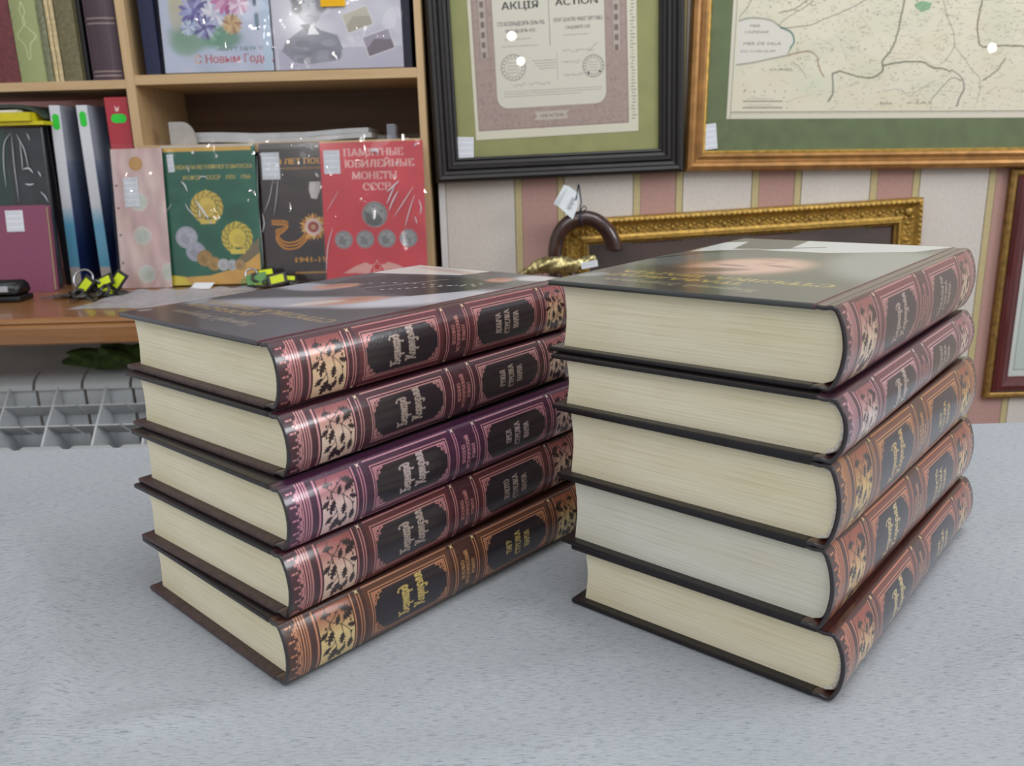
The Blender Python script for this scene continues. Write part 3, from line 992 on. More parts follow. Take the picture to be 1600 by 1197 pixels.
def cover_right():
    cv = Canvas(BW * 1000 - 10, BL * 1000, 0.7, (62, 64, 62))
    ox = -10.0
    for i in range(26):
        cv.soft(60, 207 - i * 4, 90, 14, (104, 106, 106), 0.04)
    cv.soft(20 + ox, 120, 26, 60, (150, 152, 152), 0.8, -0.25)
    cv.soft(118 + ox, 96, 20, 34, (112, 116, 116), 0.7, 0.4)
    cv.poly([(128 + ox, 128), (104 + ox, 150), (60 + ox, 152), (22 + ox, 176), (10 + ox, 207), (96 + ox, 207), (131 + ox, 180)], (206, 208, 210))
    cv.poly([(112 + ox, 150), (84 + ox, 162), (90 + ox, 207), (124 + ox, 207)], (58, 54, 58))
    cv.line([(131 + ox, 92), (112 + ox, 140), (70 + ox, 178)], 3.2, (58, 50, 50))
    cv.soft(76 + ox, 82, 30, 36, (128, 108, 86), 0.9, 0.35)
    cv.soft(73 + ox, 86, 23, 31, (214, 172, 156), 1.0, 0.35)
    cv.soft(82 + ox, 84, 8, 3.2, (122, 82, 74), 0.7, 0.2)
    cv.soft(60 + ox, 90, 8, 3.2, (122, 82, 74), 0.7, 0.2)
    cv.soft(70 + ox, 98, 3, 9, (190, 140, 126), 0.7, 0.3)
    cv.soft(72 + ox, 110, 9, 2.4, (170, 104, 98), 0.7, 0.15)
    cv.soft(90 + ox, 62, 24, 8, (84, 66, 52), 0.8, -0.5)
    g = (196, 172, 88)
    draw_letters(cv, 'Бернард Корнуэлл', 40 + ox, 19.5, 6.2, (160, 152, 120), 0.5, width=72, pen=True)
    draw_letters(cv, 'ТРАФАЛЬГАР', 52 + ox, 34.5, 6.6, g, 0.75, width=66, slant=0.12, weight=1.1)
    draw_letters(cv, 'СТРЕЛКА ШАРПА', 18 + ox, 46.0, 7.0, g, 0.75, width=100, slant=0.12, weight=1.1)
    cv.ell(124 + ox, 26, 5.0, 8.0, (128, 130, 132), rot=0.3)
    cv.rect(0, 0, 1.2, 207, (84, 42, 50))
    return cv


def hardback(x, y, th, z, T, pal, title, label, group, pages, cover=None, headband=False):
    bd = M_board if group == GL else M_board2
    root = thing('hardcover_book', label, 'book', (x, y, z), (0, 0, th), group)
    # block of pages: rounded back, hollow fore-edge
    t = 0.0022
    arc = smooth_path([(0.0068, T - t), (0.0026, T - 0.0052), (0.0008, T * 0.5), (0.0026, 0.0052), (0.0068, t)], 6)
    fe = smooth_path([(BW - 0.0052, t), (BW - 0.0066, T * 0.5), (BW - 0.0052, T - t)], 6)
    bm = bmesh.new()
    prism(bm, [tuple(p) for p in arc] + [tuple(p) for p in fe], lambda a, b, s: Vector((s, a, b)), 0.0048, BL - 0.0048)
    obj('page_block', bm, pages, root)
    # boards
    if cover is None:
        boxobj('front_cover', (0, BL, 0.0098, BW, T - t, T), M_board2, root, 0.0007)
    else:
        print_mesh('front_cover', cover, lambda X, Y: (Y / 1000, 0.010 + X / 1000, np.full_like(X, T)), M_cover, root, t)
    boxobj('back_cover', (0, BL, 0.0098, BW, 0, t), bd, root, 0.0007)
    # spine with its joints
    P, s = spine_path(T)
    S = s[-1] * 1000
    cv = spine_print(S, pal, title)

    def fn(X, Y):
        w = np.interp(Y / 1000, s, P[:, 0])
        zz = np.interp(Y / 1000, s, P[:, 1])
        return (0.0003 + X / 1000, w, zz)
    print_mesh('spine', cv, fn, M_spine, root, 0.0016)
    if headband:
        bm = bmesh.new()
        pts = [Vector((0.0042, a + 0.0001 * random.uniform(-1, 1), b)) for a, b in smooth_path([(0.0062, T - 0.0034), (0.0024, T - 0.0058), (0.0008, T * 0.5), (0.0024, 0.0058), (0.0062, 0.0034)], 6)]
        tube(bm, pts, 0.0009, 6)
        obj('headband', bm, M_head, root)
    return root


def pal(base, foil, cream, band=None, ink2=(178, 160, 150), genre=(186, 124, 118), dark=(40, 31, 39)):
    return dict(base=base, foil=foil, cream=cream, band=band or base, ink=tuple(int(c * 0.62) for c in base), ink2=ink2, genre=genre, dark=dark)


GL, GR = 'novels of the left stack', 'novels of the right stack'
hardback(-0.0961, 0.3277, 0.8597, 0.1167, 0.0290, pal((70, 35, 43), (200, 132, 130), (230, 194, 158), (92, 43, 50)), 'ДОБЫЧА',
         'topmost novel of the left stack, grey photo cover facing up, burgundy spine', GL, M_pages, cover_left())
hardback(-0.0935, 0.3226, 0.8720, 0.0887, 0.0279, pal((68, 37, 46), (206, 148, 148), (234, 204, 184)), 'РУЖЬЯ',
         'second novel from the top of the left stack, burgundy spine above the purple one', GL, M_pages)
hardback(-0.0936, 0.3125, 0.8480, 0.0605, 0.0281, pal((68, 36, 60), (208, 142, 158), (234, 202, 196), None, (196, 176, 176), (200, 140, 150)), 'ОРЕЛ',
         'middle novel of the left stack, the most purple spine of the five', GL, M_pages)
hardback(-0.0952, 0.3105, 0.8500, 0.0305, 0.0299, pal((68, 35, 42), (206, 138, 136), (232, 198, 176), (86, 40, 45)), 'ЗОЛОТО',
         'fourth novel down in the left stack, burgundy spine just above the brown bottom book', GL, M_pages)
hardback(-0.0986, 0.3075, 0.8135, 0.0006, 0.0298, pal((72, 44, 37), (202, 138, 102), (230, 202, 142), (90, 55, 41), (206, 180, 108), (196, 146, 96)), 'ТИГР',
         'bottom novel of the left stack lying on the cloth, brown spine with gold author lettering', GL, M_pages)

hardback(0.1182, 0.2915, 0.8764, 0.1286, 0.0327, pal((72, 39, 45), (204, 146, 142), (232, 204, 176), (104, 50, 55)), 'ТРАФАЛЬГАР',
         'topmost novel of the right stack, cover with a large face facing up', GR, M_pages, cover_right())
hardback(0.1188, 0.2862, 0.8790, 0.1026, 0.0259, pal((72, 44, 56), (208, 154, 160), (232, 208, 196), (102, 54, 64)), 'ВАТЕРЛОО',
         'second novel from the top of the right stack, mauve spine above the orange ones', GR, M_pages, None, True)
hardback(0.1190, 0.2875, 0.8562, 0.0674, 0.0351, pal((78, 45, 31), (208, 140, 84), (226, 188, 112), (106, 57, 35), (206, 172, 108), (206, 150, 80)), 'МЕЧ',
         'middle novel of the right stack, orange brown spine with a worn white headband', GR, M_pages, None, True)
hardback(0.1197, 0.2890, 0.8435, 0.0318, 0.0355, pal((74, 41, 34), (212, 134, 94), (230, 190, 130), (110, 55, 37), (206, 182, 130), (196, 140, 106)), 'КРЕПОСТЬ',
         'fourth novel down in the right stack, the one with the whitest page edges', GR, M_pages2, None, False)
hardback(0.1257, 0.2869, 0.8595, 0.0006, 0.0311, pal((70, 39, 35), (206, 132, 104), (226, 186, 136), (106, 53, 40), (206, 182, 130), (196, 140, 106)), 'РОТА',
         'bottom novel of the right stack lying on the cloth, reddish brown spine', GR, M_pages, None, True)

# ------------------------------------------------------------------ radiator under the sill
M_rad = plain('white_radiator_enamel', (206, 210, 212), 0.3, 0, 0.03)
rad_l, rad_r = aty(-120, 640, 1.297).x, aty(700, 640, 1.297).x
PITCH = 0.0775
first = aty(15, 606, 1.295).x
rad = thing('radiator', 'white sectional radiator on the wall under the wooden sill, left of the stacks', 'radiator', (first, 1.215, -0.197))


def rad_section(k):
    """one section: front plate, web, three tilted louvres rising to the rear rail"""
    bm = bmesh.new()
    w = PITCH / 2 - 0.0016
    # front plate, rounded shoulders
    pl = [(-w, -0.42), (w, -0.42), (w, -0.012), (w - 0.004, -0.004), (w - 0.010, 0.0), (-w + 0.010, 0.0), (-w + 0.004, -0.004), (-w, -0.012)]
    prism(bm, pl, lambda a, b, t: Vector((a, t, b)), 0.0, 0.004)
    # centre web seen from above as a thin upright line
    wb = [(0.003, -0.40), (0.003, -0.004), (0.028, 0.024), (0.055, 0.049), (0.082, 0.078), (0.086, -0.40)]
    prism(bm, wb, lambda a, b, t: Vector((t, a, b)), -0.0016, 0.0016)
    # louvres
    for y0, z0, y1, z1 in ((0.027, 0.0245, 0.060, 0.002), (0.054, 0.0495, 0.084, 0.026)):
        lv = [(y0, z0), (y0 + 0.002, z0 + 0.0014), (y1, z1 + 0.002), (y1, z1)]
        for s in (-1, 1):
            prism(bm, lv, lambda a, b, t: Vector((t, a, b)), s * 0.0016, s * (w - 0.001))
    # curved rear rail with its turned-down lip
    rl = smooth_path([(0.078, 0.070), (0.082, 0.081), (0.094, 0.090), (0.112, 0.095)], 4)
    rl = [tuple(p) for p in rl] + [(0.112, 0.091), (0.096, 0.086), (0.086, 0.079), (0.082, 0.069)]
    prism(bm, rl, lambda a, b, t: Vector((t - 0.02 * max(0, a - 0.074) / 0.036 * 0, a, b)), -w + 0.001, w - 0.001)
    box(bm, -w + 0.001, w - 0.001, 0.086, 0.090, -0.40, 0.072)
    # water tube
    tube(bm, [Vector((0, 0.056, -0.42)), Vector((0, 0.056, -0.07))], 0.016, 12)
    o = obj('section', bm, M_rad, rad)
    o.location = (k * PITCH + PITCH * 0.0, 0, 0)


for k in range(-1, 8):
    rad_section(k)
bm = bmesh.new()
tube(bm, [Vector((-0.12, 0.056, -0.36)), Vector((8 * PITCH, 0.056, -0.36))], 0.02, 12)
box(bm, 0.5, 0.53, 0.1, WALL_Y - 1.215, -0.05, -0.02)
box(bm, 0.02, 0.05, 0.1, WALL_Y - 1.215, -0.05, -0.02)
obj('bracket', bm, M_rad, rad)

# green rag lying behind the radiator top
M_rag = plain('green_fabric', (62, 84, 34), 0.9, 0, 0.45, 60, bump_s=0.6)
a, b = aty(108, 570, 1.32), aty(262, 545, 1.32)
bm = bmesh.new()
g = bmesh.ops.create_icosphere(bm, subdivisions=5, radius=1.0)
for v in bm.verts:
    p = v.co.copy()
    n = 0.16 * math.sin(p.x * 9 + p.z * 4) + 0.12 * math.sin(p.y * 7 + p.x * 5 + 1) + 0.06 * math.sin(p.x * 23 + p.y * 11)
    p *= 1 + n
    v.co = Vector((p.x * 0.085, p.y * 0.026, max(p.z, -0.75) * 0.020))
rag = obj('rag', bm, M_rag, None, True)
rag.location = ((a.x + b.x) / 2 + 0.012, 1.312, -0.080)
tag(rag, 'crumpled dark green rag on top of the white radiator, under the sill', 'rag')

# ------------------------------------------------------------------ bookcase in the recess
case = thing('bookcase', 'beech laminate bookcase standing on the brown sill, full of albums and binders', 'bookcase', (0, CAB_Y, SILL_Z))
CD = 0.235
dv0, dv1 = aty(178, 3, CAB_Y).x, aty(193, 3, CAB_Y).x
cr0 = aty(645.5, 3, CAB_Y).x
cl0 = aty(-190, 3, CAB_Y).x
sh_l = (aty(100, 127, CAB_Y).z - SILL_Z, aty(100, 141, CAB_Y).z - SILL_Z)
sh_r = (aty(430, 111.5, CAB_Y).z - SILL_Z, aty(430, 127, CAB_Y).z - SILL_Z)
sh_b = aty(580, 218, CAB_Y).z - SILL_Z
boxobj('side_panel', (cr0, cab_r, 0, CD, 0, 0.95), M_lam, case, 0.0006)
boxobj('side_panel', (cl0 - 0.016, cl0, 0, CD, 0, 0.95), M_lam, case, 0.0006)
boxobj('divider', (dv0, dv1, 0, CD, 0, 0.95), M_lam, case, 0.0006)
boxobj('shelf', (cl0, dv0, 0.0005, CD, sh_l[1], sh_l[0]), M_lamx, case, 0.0006)
boxobj('shelf', (dv1, cr0, 0.0005, CD, sh_r[1], sh_r[0]), M_lamx, case, 0.0006)
boxobj('shelf', (dv1, cr0, 0.0005, CD, sh_b - 0.016, sh_b), M_lamx, case, 0.0006)
boxobj('shelf', (dv1, cr0, 0.0005, CD, 0.0, 0.016), M_lamx, case, 0.0006)
boxobj('shelf', (cl0, cr0, 0.0005, CD, 0.95, 0.966), M_lamx, case, 0.0006)
boxobj('back_panel', (dv1, cr0, CD - 0.004, CD, 0.016, 0.95), M_back, case)
ZL, ZR, ZB = SILL_Z + sh_l[0] + 0.0004, SILL_Z + sh_r[0] + 0.0004, SILL_Z + sh_b

M_pbk = plain('aged_pages', (206, 190, 152), 0.8, 0, 0.2, 200, (1, 1, 6))
M_print = printed('matt_print', 0.5, 0.0, foil=False)
M_gloss = printed('gloss_print', 0.25, 0.5, 0.1, foil=False)
M_film = clear_film('crinkled_cellophane', 0.02, 0.035, 0.62, 17, ior=1.22)
M_film2 = clear_film('thin_plastic', 0.10, 0.10, 0.8, 34)
M_glass = clear_film('picture_glass', 0.0, 0.0, 0.0, ior=1.18)


def price_print(w, h):
    cv = Canvas(w, h, 0.7, (226, 230, 236))
    for k in range(int(h / 3.2)):
        y = 2.2 + 3.2 * k
        if k % 3 == 2:
            continue
        x = 2.0
        while x < w - 3:
            l = random.uniform(1.5, 5)
            cv.rect(x, y, min(x + l, w - 1.5), y + 1.1, (150, 156, 168), al=0.7)
            x += l + 1.0
    return cv


M_paper_print = printed('paper_print', 0.7, 0.0, foil=False, spec=0.3)


def price_tag(parent, x, z, w, h, y, rot=0.0):
    """small paper sticker; x, z = lower left corner in the parent's frame"""
    cr, sr = math.cos(rot), math.sin(rot)

    def fn(X, Y):
        a, b = X / 1000, (h - Y) / 1000
        return (x + a * cr - b * sr, np.full_like(X, y), z + a * sr + b * cr)
    return print_mesh('price_tag', price_print(w, h), fn, M_paper_print, parent, 0.0003)


def shelf_book(label, u0, u1, v, Y, z0, h, depth, c, cat='book', group=None, spine=None, round_=0.004, rough=0.6, name='shelved_book'):
    x0, x1 = aty(u0, v, Y).x, aty(u1, v, Y).x
    w = x1 - x0
    r = thing(name, label, cat, (x0, Y, z0), (0, 0, 0), group)
    m = plain('cloth_binding_%d' % len(bpy.data.materials), c, rough, 0, 0.18, 160, bump_s=0.1)
    t = min(0.0028, w * 0.2)
    bm = bmesh.new()
    for a in (0, w - t):
        box(bm, a, a + t, round_ * 0.8, depth, 0, h, 0.0004)
    obj('cover', bm, m, r)
    ang = np.linspace(-1, 1, 13)
    arc = [(w / 2 + s * w / 2, round_ * (s * s)) for s in ang]
    if spine is None:
        bm = bmesh.new()
        prism(bm, arc + [(a, b + 0.0018) for a, b in arc[::-1]], lambda a, b, s: Vector((a, b, s)), 0, h)
        obj('spine', bm, m, r)
    else:
        cv = spine(w * 1000, h * 1000)
        print_mesh('spine', cv, lambda X, Yy: (X / 1000, round_ * (X / 1000 / w * 2 - 1) ** 2, h - Yy / 1000), printed('tooled_spine_%d' % len(bpy.data.materials), 0.45, 0.2, 0.2, 0.2, 500), r, 0.0016)
    boxobj('page_block', (t, w - t, round_ + 0.0022, depth - 0.003, 0.003, h - 0.003), M_pbk, r)
    return r


def green_spine(w, h):
    cv = Canvas(w, h, 0.9, (152, 160, 108))
    cv.speckle(0.05, 2)
    cx = w / 2
    y = h - 28
    c = (196, 204, 160)
    for s in (-1, 1):
        cv.line(smooth_path([(cx, y - 100), (cx + s * 4, y - 84), (cx - s * 2, y - 70), (cx + s * 1.5, y - 62), (cx + s * 16, y - 46), (cx + s * 6, y - 34), (cx + s * 3, y - 20), (cx + s * 2.5, y - 12), (cx, y - 8)], 6), 1.4, c)
    return cv


def leather_spine(w, h):
    cv = Canvas(w, h, 0.9, (70, 50, 60))
    cv.speckle(0.12, 2)
    for y in (h - 8, h - 15, h - 92, h - 100, h - 180):
        cv.rect(0, y, w, y + 2.4, (150, 128, 122))
        cv.rect(0, y + 2.4, w, y + 3.4, (42, 30, 38))
    return cv


YS = CAB_Y + 0.004
GB = 'old books on the top left shelf'
shelf_book('maroon cloth book at the left edge, top left shelf of the bookcase', -36, 31, 122, YS, ZL, 0.25, 0.17, (108, 52, 56), group=GB)
shelf_book('pale green book with a scroll ornament on its spine, top left shelf', 31.6, 73, 122, YS, ZL, 0.262, 0.18, (148, 156, 104), group=GB, spine=green_spine)
shelf_book('narrow grey green book just right of the pale green ornamented one', 73.5, 84, 122, YS, ZL, 0.255, 0.17, (122, 124, 96), group=GB, round_=0.002)
shelf_book('thin cream booklet, the left one of two beside the grey green book', 85.5, 92, 122, YS + 0.004, ZL, 0.25, 0.17, (214, 192, 146), group=GB, round_=0.001)
shelf_book('thin cream booklet, the right one of two beside the olive book', 93, 100, 122, YS + 0.004, ZL, 0.25, 0.17, (212, 190, 146), group=GB, round_=0.001)
shelf_book('olive brown book on the top left shelf, left of the dark leather volume', 101, 129.5, 122, YS, ZL, 0.25, 0.17, (112, 106, 74), group=GB, round_=0.002)
shelf_book('thin black block standing for the dark gap between the olive book and the leather volume', 133, 141, 122, YS + 0.012, ZL, 0.25, 0.16, (28, 26, 30), group=GB, round_=0.001)  # dark gap between its neighbours, modelled as a black book
shelf_book('dark brown leather volume with double ribs, beside the bookcase divider', 143, 191, 120, YS, ZL, 0.27, 0.18, (70, 50, 60), group=GB, spine=leather_spine, round_=0.008, rough=0.35)
shelf_book('navy blue binder at the left end of the upper right shelf', 229, 252, 115, YS, ZR, 0.3, 0.2, (26, 32, 66), 'binder', round_=0.001, name='ring_binder')
shelf_book('navy blue binder standing at the right end of the upper right shelf', 632, 644.5, 106, YS + 0.004, ZR, 0.3, 0.2, (24, 26, 46), 'binder', round_=0.001, name='ring_binder')


# ------------------------------------------------------------------ albums
def album(name, label, cat, cv, x0, Yb, z0, lean, thick, film=True, group=None, m=None, roll=0.0, body='cover'):
    r = thing(name, label, cat, (x0, Yb, z0 + thick * math.sin(lean) + 0.0004), (-lean, roll, 0), group)
    print_mesh(body, cv, flat(cv, 0, cv.h / 1000), m or M_gloss, r, thick)
    if film:
        bm = bmesh.new()
        nx_, nz_ = 30, 40
        ph = [random.uniform(0, 6.28) for _ in range(3)]
        w, h = cv.w / 1000 + 0.008, cv.h / 1000 + 0.008
        vs = [[bm.verts.new((-0.004 + w * i / nx_, -0.0024 - 0.0006 * math.sin(i * 0.43 + j * 0.31 + ph[0]) - 0.0005 * math.sin(i * 0.29 - j * 0.53 + ph[1]) - 0.0003 * math.sin(i * 0.97 + 1.3 * math.sin(j * 0.37 + ph[2])), h * j / nz_ - 0.0)) for i in range(nx_ + 1)] for j in range(nz_ + 1)]
        for j in range(nz_):
            for i in range(nx_):
                bm.faces.new((vs[j][i], vs[j][i + 1], vs[j + 1][i + 1], vs[j + 1][i]))
        obj('plastic_sleeve', bm, M_film, r, True)
    return r


def wreath(cv, x, y, r, c, c2):
    """gold medallion in a wreath of ears with a ribbon"""
    for i in range(26):
        a = math.pi * (0.62 + 1.76 * i / 25)
        px_, py_ = x + r * 0.86 * math.cos(a), y - r * 0.86 * math.sin(a) * -1
        cv.ell(px_, py_, r * 0.20, r * 0.085, c if i % 2 else c2, rot=a + 1.1)
        cv.ell(x + r * 0.68 * math.cos(a), y + r * 0.68 * math.sin(a), r * 0.13, r * 0.06, c2 if i % 2 else c, rot=a + 2.0)
    cv.ell(x, y, r * 0.56, r * 0.6, c)
    cv.ring(x, y, r * 0.56, r * 0.04, c2, ry=r * 0.6)
    cv.ell(x + r * 0.1, y + r * 0.12, r * 0.36, r * 0.32, c2, al=0.35)
    cv.poly([(x - r * 0.55, y + r * 0.72), (x + r * 0.55, y + r * 0.72), (x + r * 0.42, y + r * 1.0), (x - r * 0.42, y + r * 1.0)], c)
    star5(cv, x, y - r * 0.95, r * 0.13, c)


def star5(cv, x, y, r, c, inner=0.42, n=5, rot=0.0):
    cv.poly([(x + (r if k % 2 == 0 else r * inner) * math.sin(math.pi * k / n + rot), y - (r if k % 2 == 0 else r * inner) * math.cos(math.pi * k / n + rot)) for k in range(2 * n)], c)


def coin(cv, x, y, r, c, dark, marks=True):
    cv.ell(x, y, r, r, c)
    cv.ring(x, y, r * 0.88, max(0.5, r * 0.05), dark)
    if marks:
        cv.ell(x - r * 0.12, y + r * 0.1, r * 0.42, r * 0.5, dark, al=0.55)
        cv.ell(x + r * 0.2, y - r * 0.25, r * 0.25, r * 0.22, c)
        for k in range(5):
            a = k * 1.26 + x
            cv.ell(x + r * 0.62 * math.cos(a), y + r * 0.62 * math.sin(a), r * 0.12, r * 0.09, dark, al=0.6)


YB = 1.470
LEAN = 0.135


def wpx(u0, u1, v, Y):
    return (aty(u1, v, Y).x - aty(u0, v, Y).x) * 1000


HB = (aty(580, 221, YB + 0.034).z - SILL_Z) / math.cos(LEAN) * 1000

# green coin album
w = wpx(268.5, 410, 445, YB)
cv = Canvas(w, HB, 1.0, (34, 104, 82))
for k in range(60):
    cv.soft(random.uniform(0, w), random.uniform(0, 230), 16, 9, random.choice([(28, 92, 72), (44, 116, 92), (24, 84, 66)]), 0.35)
cv.rect(0, 0, w, 4, (206, 200, 196))
cv.rect(3, 4, w - 4, 11, (222, 178, 84))
cv.text('МОНЕТЫ РЕГУЛЯРНОГО ВЫПУСКА', 22, 41, 7.0, (206, 180, 96), width=w - 26, bold=0.2)
cv.text('РСФСР   СССР   1921   1956', 34, 59, 7.0, (206, 180, 96), width=w - 42, bold=0.2)
yb = [(0, HB), (0, 222), (30, 226), (70, 224), (110, 214), (140, 200), (w, 186), (w, HB)]
cv.poly(yb, (226, 178, 92))
cv.poly([(0, HB), (0, 222), (24, 225), (36, 240), (38, HB)], (226, 208, 70))
cv.poly([(112, 204), (150, 170), (w, 160), (w, 186), (140, 200)], (132, 118, 92))
wreath(cv, 72, 106, 29, (222, 196, 96), (178, 148, 58))
wreath(cv, 121, 160, 28, (226, 204, 88), (170, 150, 60))
for x, y, r, c, d in ((33, 157, 19, (184, 184, 196), (140, 142, 154)), (47, 182, 17, (178, 178, 192), (138, 138, 152)), (62, 194, 14, (178, 142, 84), (134, 102, 58)),
                      (78, 204, 12, (186, 148, 86), (140, 106, 60)), (94, 206, 10.5, (206, 206, 208), (160, 160, 166)), (109, 207, 9.5, (196, 198, 204), (154, 156, 164)), (123, 207, 9.5, (186, 152, 104), (146, 114, 74))):
    coin(cv, x, y, r, c, d)
alb = album('coin_album', 'green coin album with gold emblems and a row of coins, in cellophane', 'album', cv, aty(268.5, 445, YB).x, YB, SILL_Z, LEAN, 0.012)
price_tag(alb, 0.010, HB / 1000 - 0.045, 11, 30, -0.0006, 0.05)

M_glint = plain('painted_film_glint', (228, 230, 236), 0.25, 0, 0.05)  # pale strips that paint the film's white glints as colour
M_glint.node_tree.nodes['Principled BSDF'].inputs['Alpha'].default_value = 0.6


def film_glints(r, Y, lines):
    """painted glints along folds of the film, each a flat tapering ridge"""
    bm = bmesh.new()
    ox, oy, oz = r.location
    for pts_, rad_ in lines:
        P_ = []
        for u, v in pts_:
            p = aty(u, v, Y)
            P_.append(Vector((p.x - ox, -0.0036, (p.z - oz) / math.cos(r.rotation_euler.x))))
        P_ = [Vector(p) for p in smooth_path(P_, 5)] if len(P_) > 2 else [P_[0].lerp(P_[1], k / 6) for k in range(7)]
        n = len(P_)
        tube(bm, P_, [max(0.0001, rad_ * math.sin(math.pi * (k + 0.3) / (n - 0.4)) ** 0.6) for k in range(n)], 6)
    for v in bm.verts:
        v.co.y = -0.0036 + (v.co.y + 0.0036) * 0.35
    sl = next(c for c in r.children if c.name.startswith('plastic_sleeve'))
    sl.data.materials.append(M_glint)
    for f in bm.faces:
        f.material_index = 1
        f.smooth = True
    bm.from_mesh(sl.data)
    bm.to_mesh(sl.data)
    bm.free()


Z8 = lambda x, y: (220 + x / 4.99, 200 + y / 4.99)
Z4 = lambda x, y: (380 + x / 4.275, 200 + y / 4.275)
film_glints(alb, YB + 0.015, [([Z8(305, 420), Z8(335, 450), Z8(360, 500)], 0.0016), ([Z8(425, 570), Z8(480, 640), Z8(535, 715)], 0.0021), ([Z8(455, 640), Z8(470, 705)], 0.0014), ([Z8(375, 185), Z8(395, 205)], 0.0030),
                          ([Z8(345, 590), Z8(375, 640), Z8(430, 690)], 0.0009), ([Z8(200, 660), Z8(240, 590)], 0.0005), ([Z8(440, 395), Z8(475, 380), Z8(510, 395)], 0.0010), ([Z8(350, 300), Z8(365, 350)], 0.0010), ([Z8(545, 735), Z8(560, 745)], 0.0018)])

# black anniversary album
w = wpx(414, 511, 440, YB) + 14
cv = Canvas(w, HB, 1.0, (62, 50, 50))
for k in range(50):
    cv.soft(random.uniform(0, w), random.uniform(0, HB), 22, 10, random.choice([(50, 42, 44), (78, 64, 60), (58, 44, 42)]), 0.4)
cv.rect(0, 0, w, 10, (104, 98, 98))
cv.text('70 ЛЕТ ПОБЕДЫ', 24, 37, 9.5, (226, 166, 62), width=118, bold=0.35)
cv.text('В ВЕЛИКОЙ ОТЕЧЕСТВЕННОЙ ВОЙНЕ', 40, 46, 3.4, (206, 150, 62), width=100)
cv.poly([(86, 68), (105, 68), (103, 84), (97, 98), (87, 96), (84, 82)], (206, 200, 198))
for k, (c, t) in enumerate((((214, 138, 48), 4.6), ((52, 36, 32), 1.6), ((214, 138, 48), 1.0))):
    pass
for d_, c in ((0, (218, 144, 50)), (3.4, (48, 34, 30)), (5.6, (218, 144, 50)), (9.0, (48, 34, 30)), (11.2, (218, 144, 50))):
    cv.line(smooth_path([(16, 133 + d_ * 0.55), (42, 136 + d_ * 0.55), (36, 146 + d_ * 0.5), (22, 152 + d_), (34, 170 + d_), (58, 170 + d_), (80, 152 + d_), (100, 134 + d_), (126, 118 + d_)], 6), 2.6, c)
for k in range(2):
    star5(cv, 88, 146, 25, (222, 170, 78) if k else (196, 140, 60), 0.5, 10 if not k else 5, 0.0 if k else 0.3)
star5(cv, 88, 146, 22, (170, 52, 48), 0.36, 5, 0.2)
star5(cv, 88, 146, 23, (226, 186, 110), 0.52, 5, math.pi / 5)
cv.ell(88, 146, 15, 15, (222, 196, 186))
cv.ell(88, 146, 9.5, 9.5, (158, 64, 60))
cv.ell(88, 146, 4.5, 4.5, (190, 150, 120))
cv.text('1941-1945', 50, 207, 9.0, (226, 160, 58), width=76, bold=0.4)
cv.rect(52, 224, 120, 227, (206, 154, 74), al=0.8)
alb = album('coin_album', 'black anniversary album with a striped ribbon and star, between green and red ones', 'album', cv, aty(414, 440, YB).x, YB + 0.013, SILL_Z, LEAN, 0.012)
price_tag(alb, 0.004, HB / 1000 - 0.062, 31, 46, -0.0006)
film_glints(alb, YB + 0.028, [([Z4(140, 570), Z4(175, 470), Z4(195, 330)], 0.0006), ([Z4(228, 320), Z4(222, 450), Z4(208, 590)], 0.0006), ([Z4(80, 190), Z4(100, 500), Z4(135, 780), Z4(150, 930)], 0.0007),
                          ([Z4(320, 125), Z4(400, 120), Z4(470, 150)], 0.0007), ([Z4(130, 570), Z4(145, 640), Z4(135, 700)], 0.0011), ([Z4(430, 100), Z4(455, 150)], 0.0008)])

# red coin album
w = wpx(512, 669, 440, YB - 0.002)
cv = Canvas(w, HB, 1.0, (206, 62, 74))
for k in range(30):
    cv.soft(random.uniform(0, w), random.uniform(0, HB), 30, 14, random.choice([(196, 54, 66), (214, 74, 84)]), 0.35)
cv.rect(0, 0, w, 3.0, (206, 168, 120))
tc_ = (232, 190, 184)
for s, x0, x1, y in (('ПАМЯТНЫЕ', 41, 144, 26), ('ЮБИЛЕЙНЫЕ', 42, 162, 45), ('МОНЕТЫ', 54, 132, 65), ('СССР', 72, 120, 84)):
    draw_letters(cv, s, x0, y, 11.5, tc_, width=x1 - x0, weight=1.15)
coin(cv, 90, 126, 22, (150, 152, 152), (84, 86, 88))
cv.poly([(72, 118), (82, 126), (92, 122), (104, 134), (100, 142), (88, 147), (76, 142)], (96, 98, 100))
for x in (34, 71.5, 109, 147):
    coin(cv, x, 168, 15.5, (156, 158, 160), (80, 84, 88))
for s in (-1, 1):
    cv.poly([(90 + s * 8, 214), (90 + s * 20, 208), (90 + s * 38, 214), (90 + s * 60, 226), (90 + s * 36, 226), (90 + s * 14, 228)], (226, 170, 164))
star5(cv, 90, 216, 13, (226, 180, 170))
star5(cv, 90, 216, 10, (196, 40, 52))
alb = album('coin_album', 'red album of commemorative coins in cellophane, at the right end of the row', 'album', cv, aty(512, 440, YB - 0.002).x, YB - 0.008, SILL_Z, LEAN, 0.012)
price_tag(alb, 0.006, HB / 1000 - 0.055, 28, 40, -0.0006)
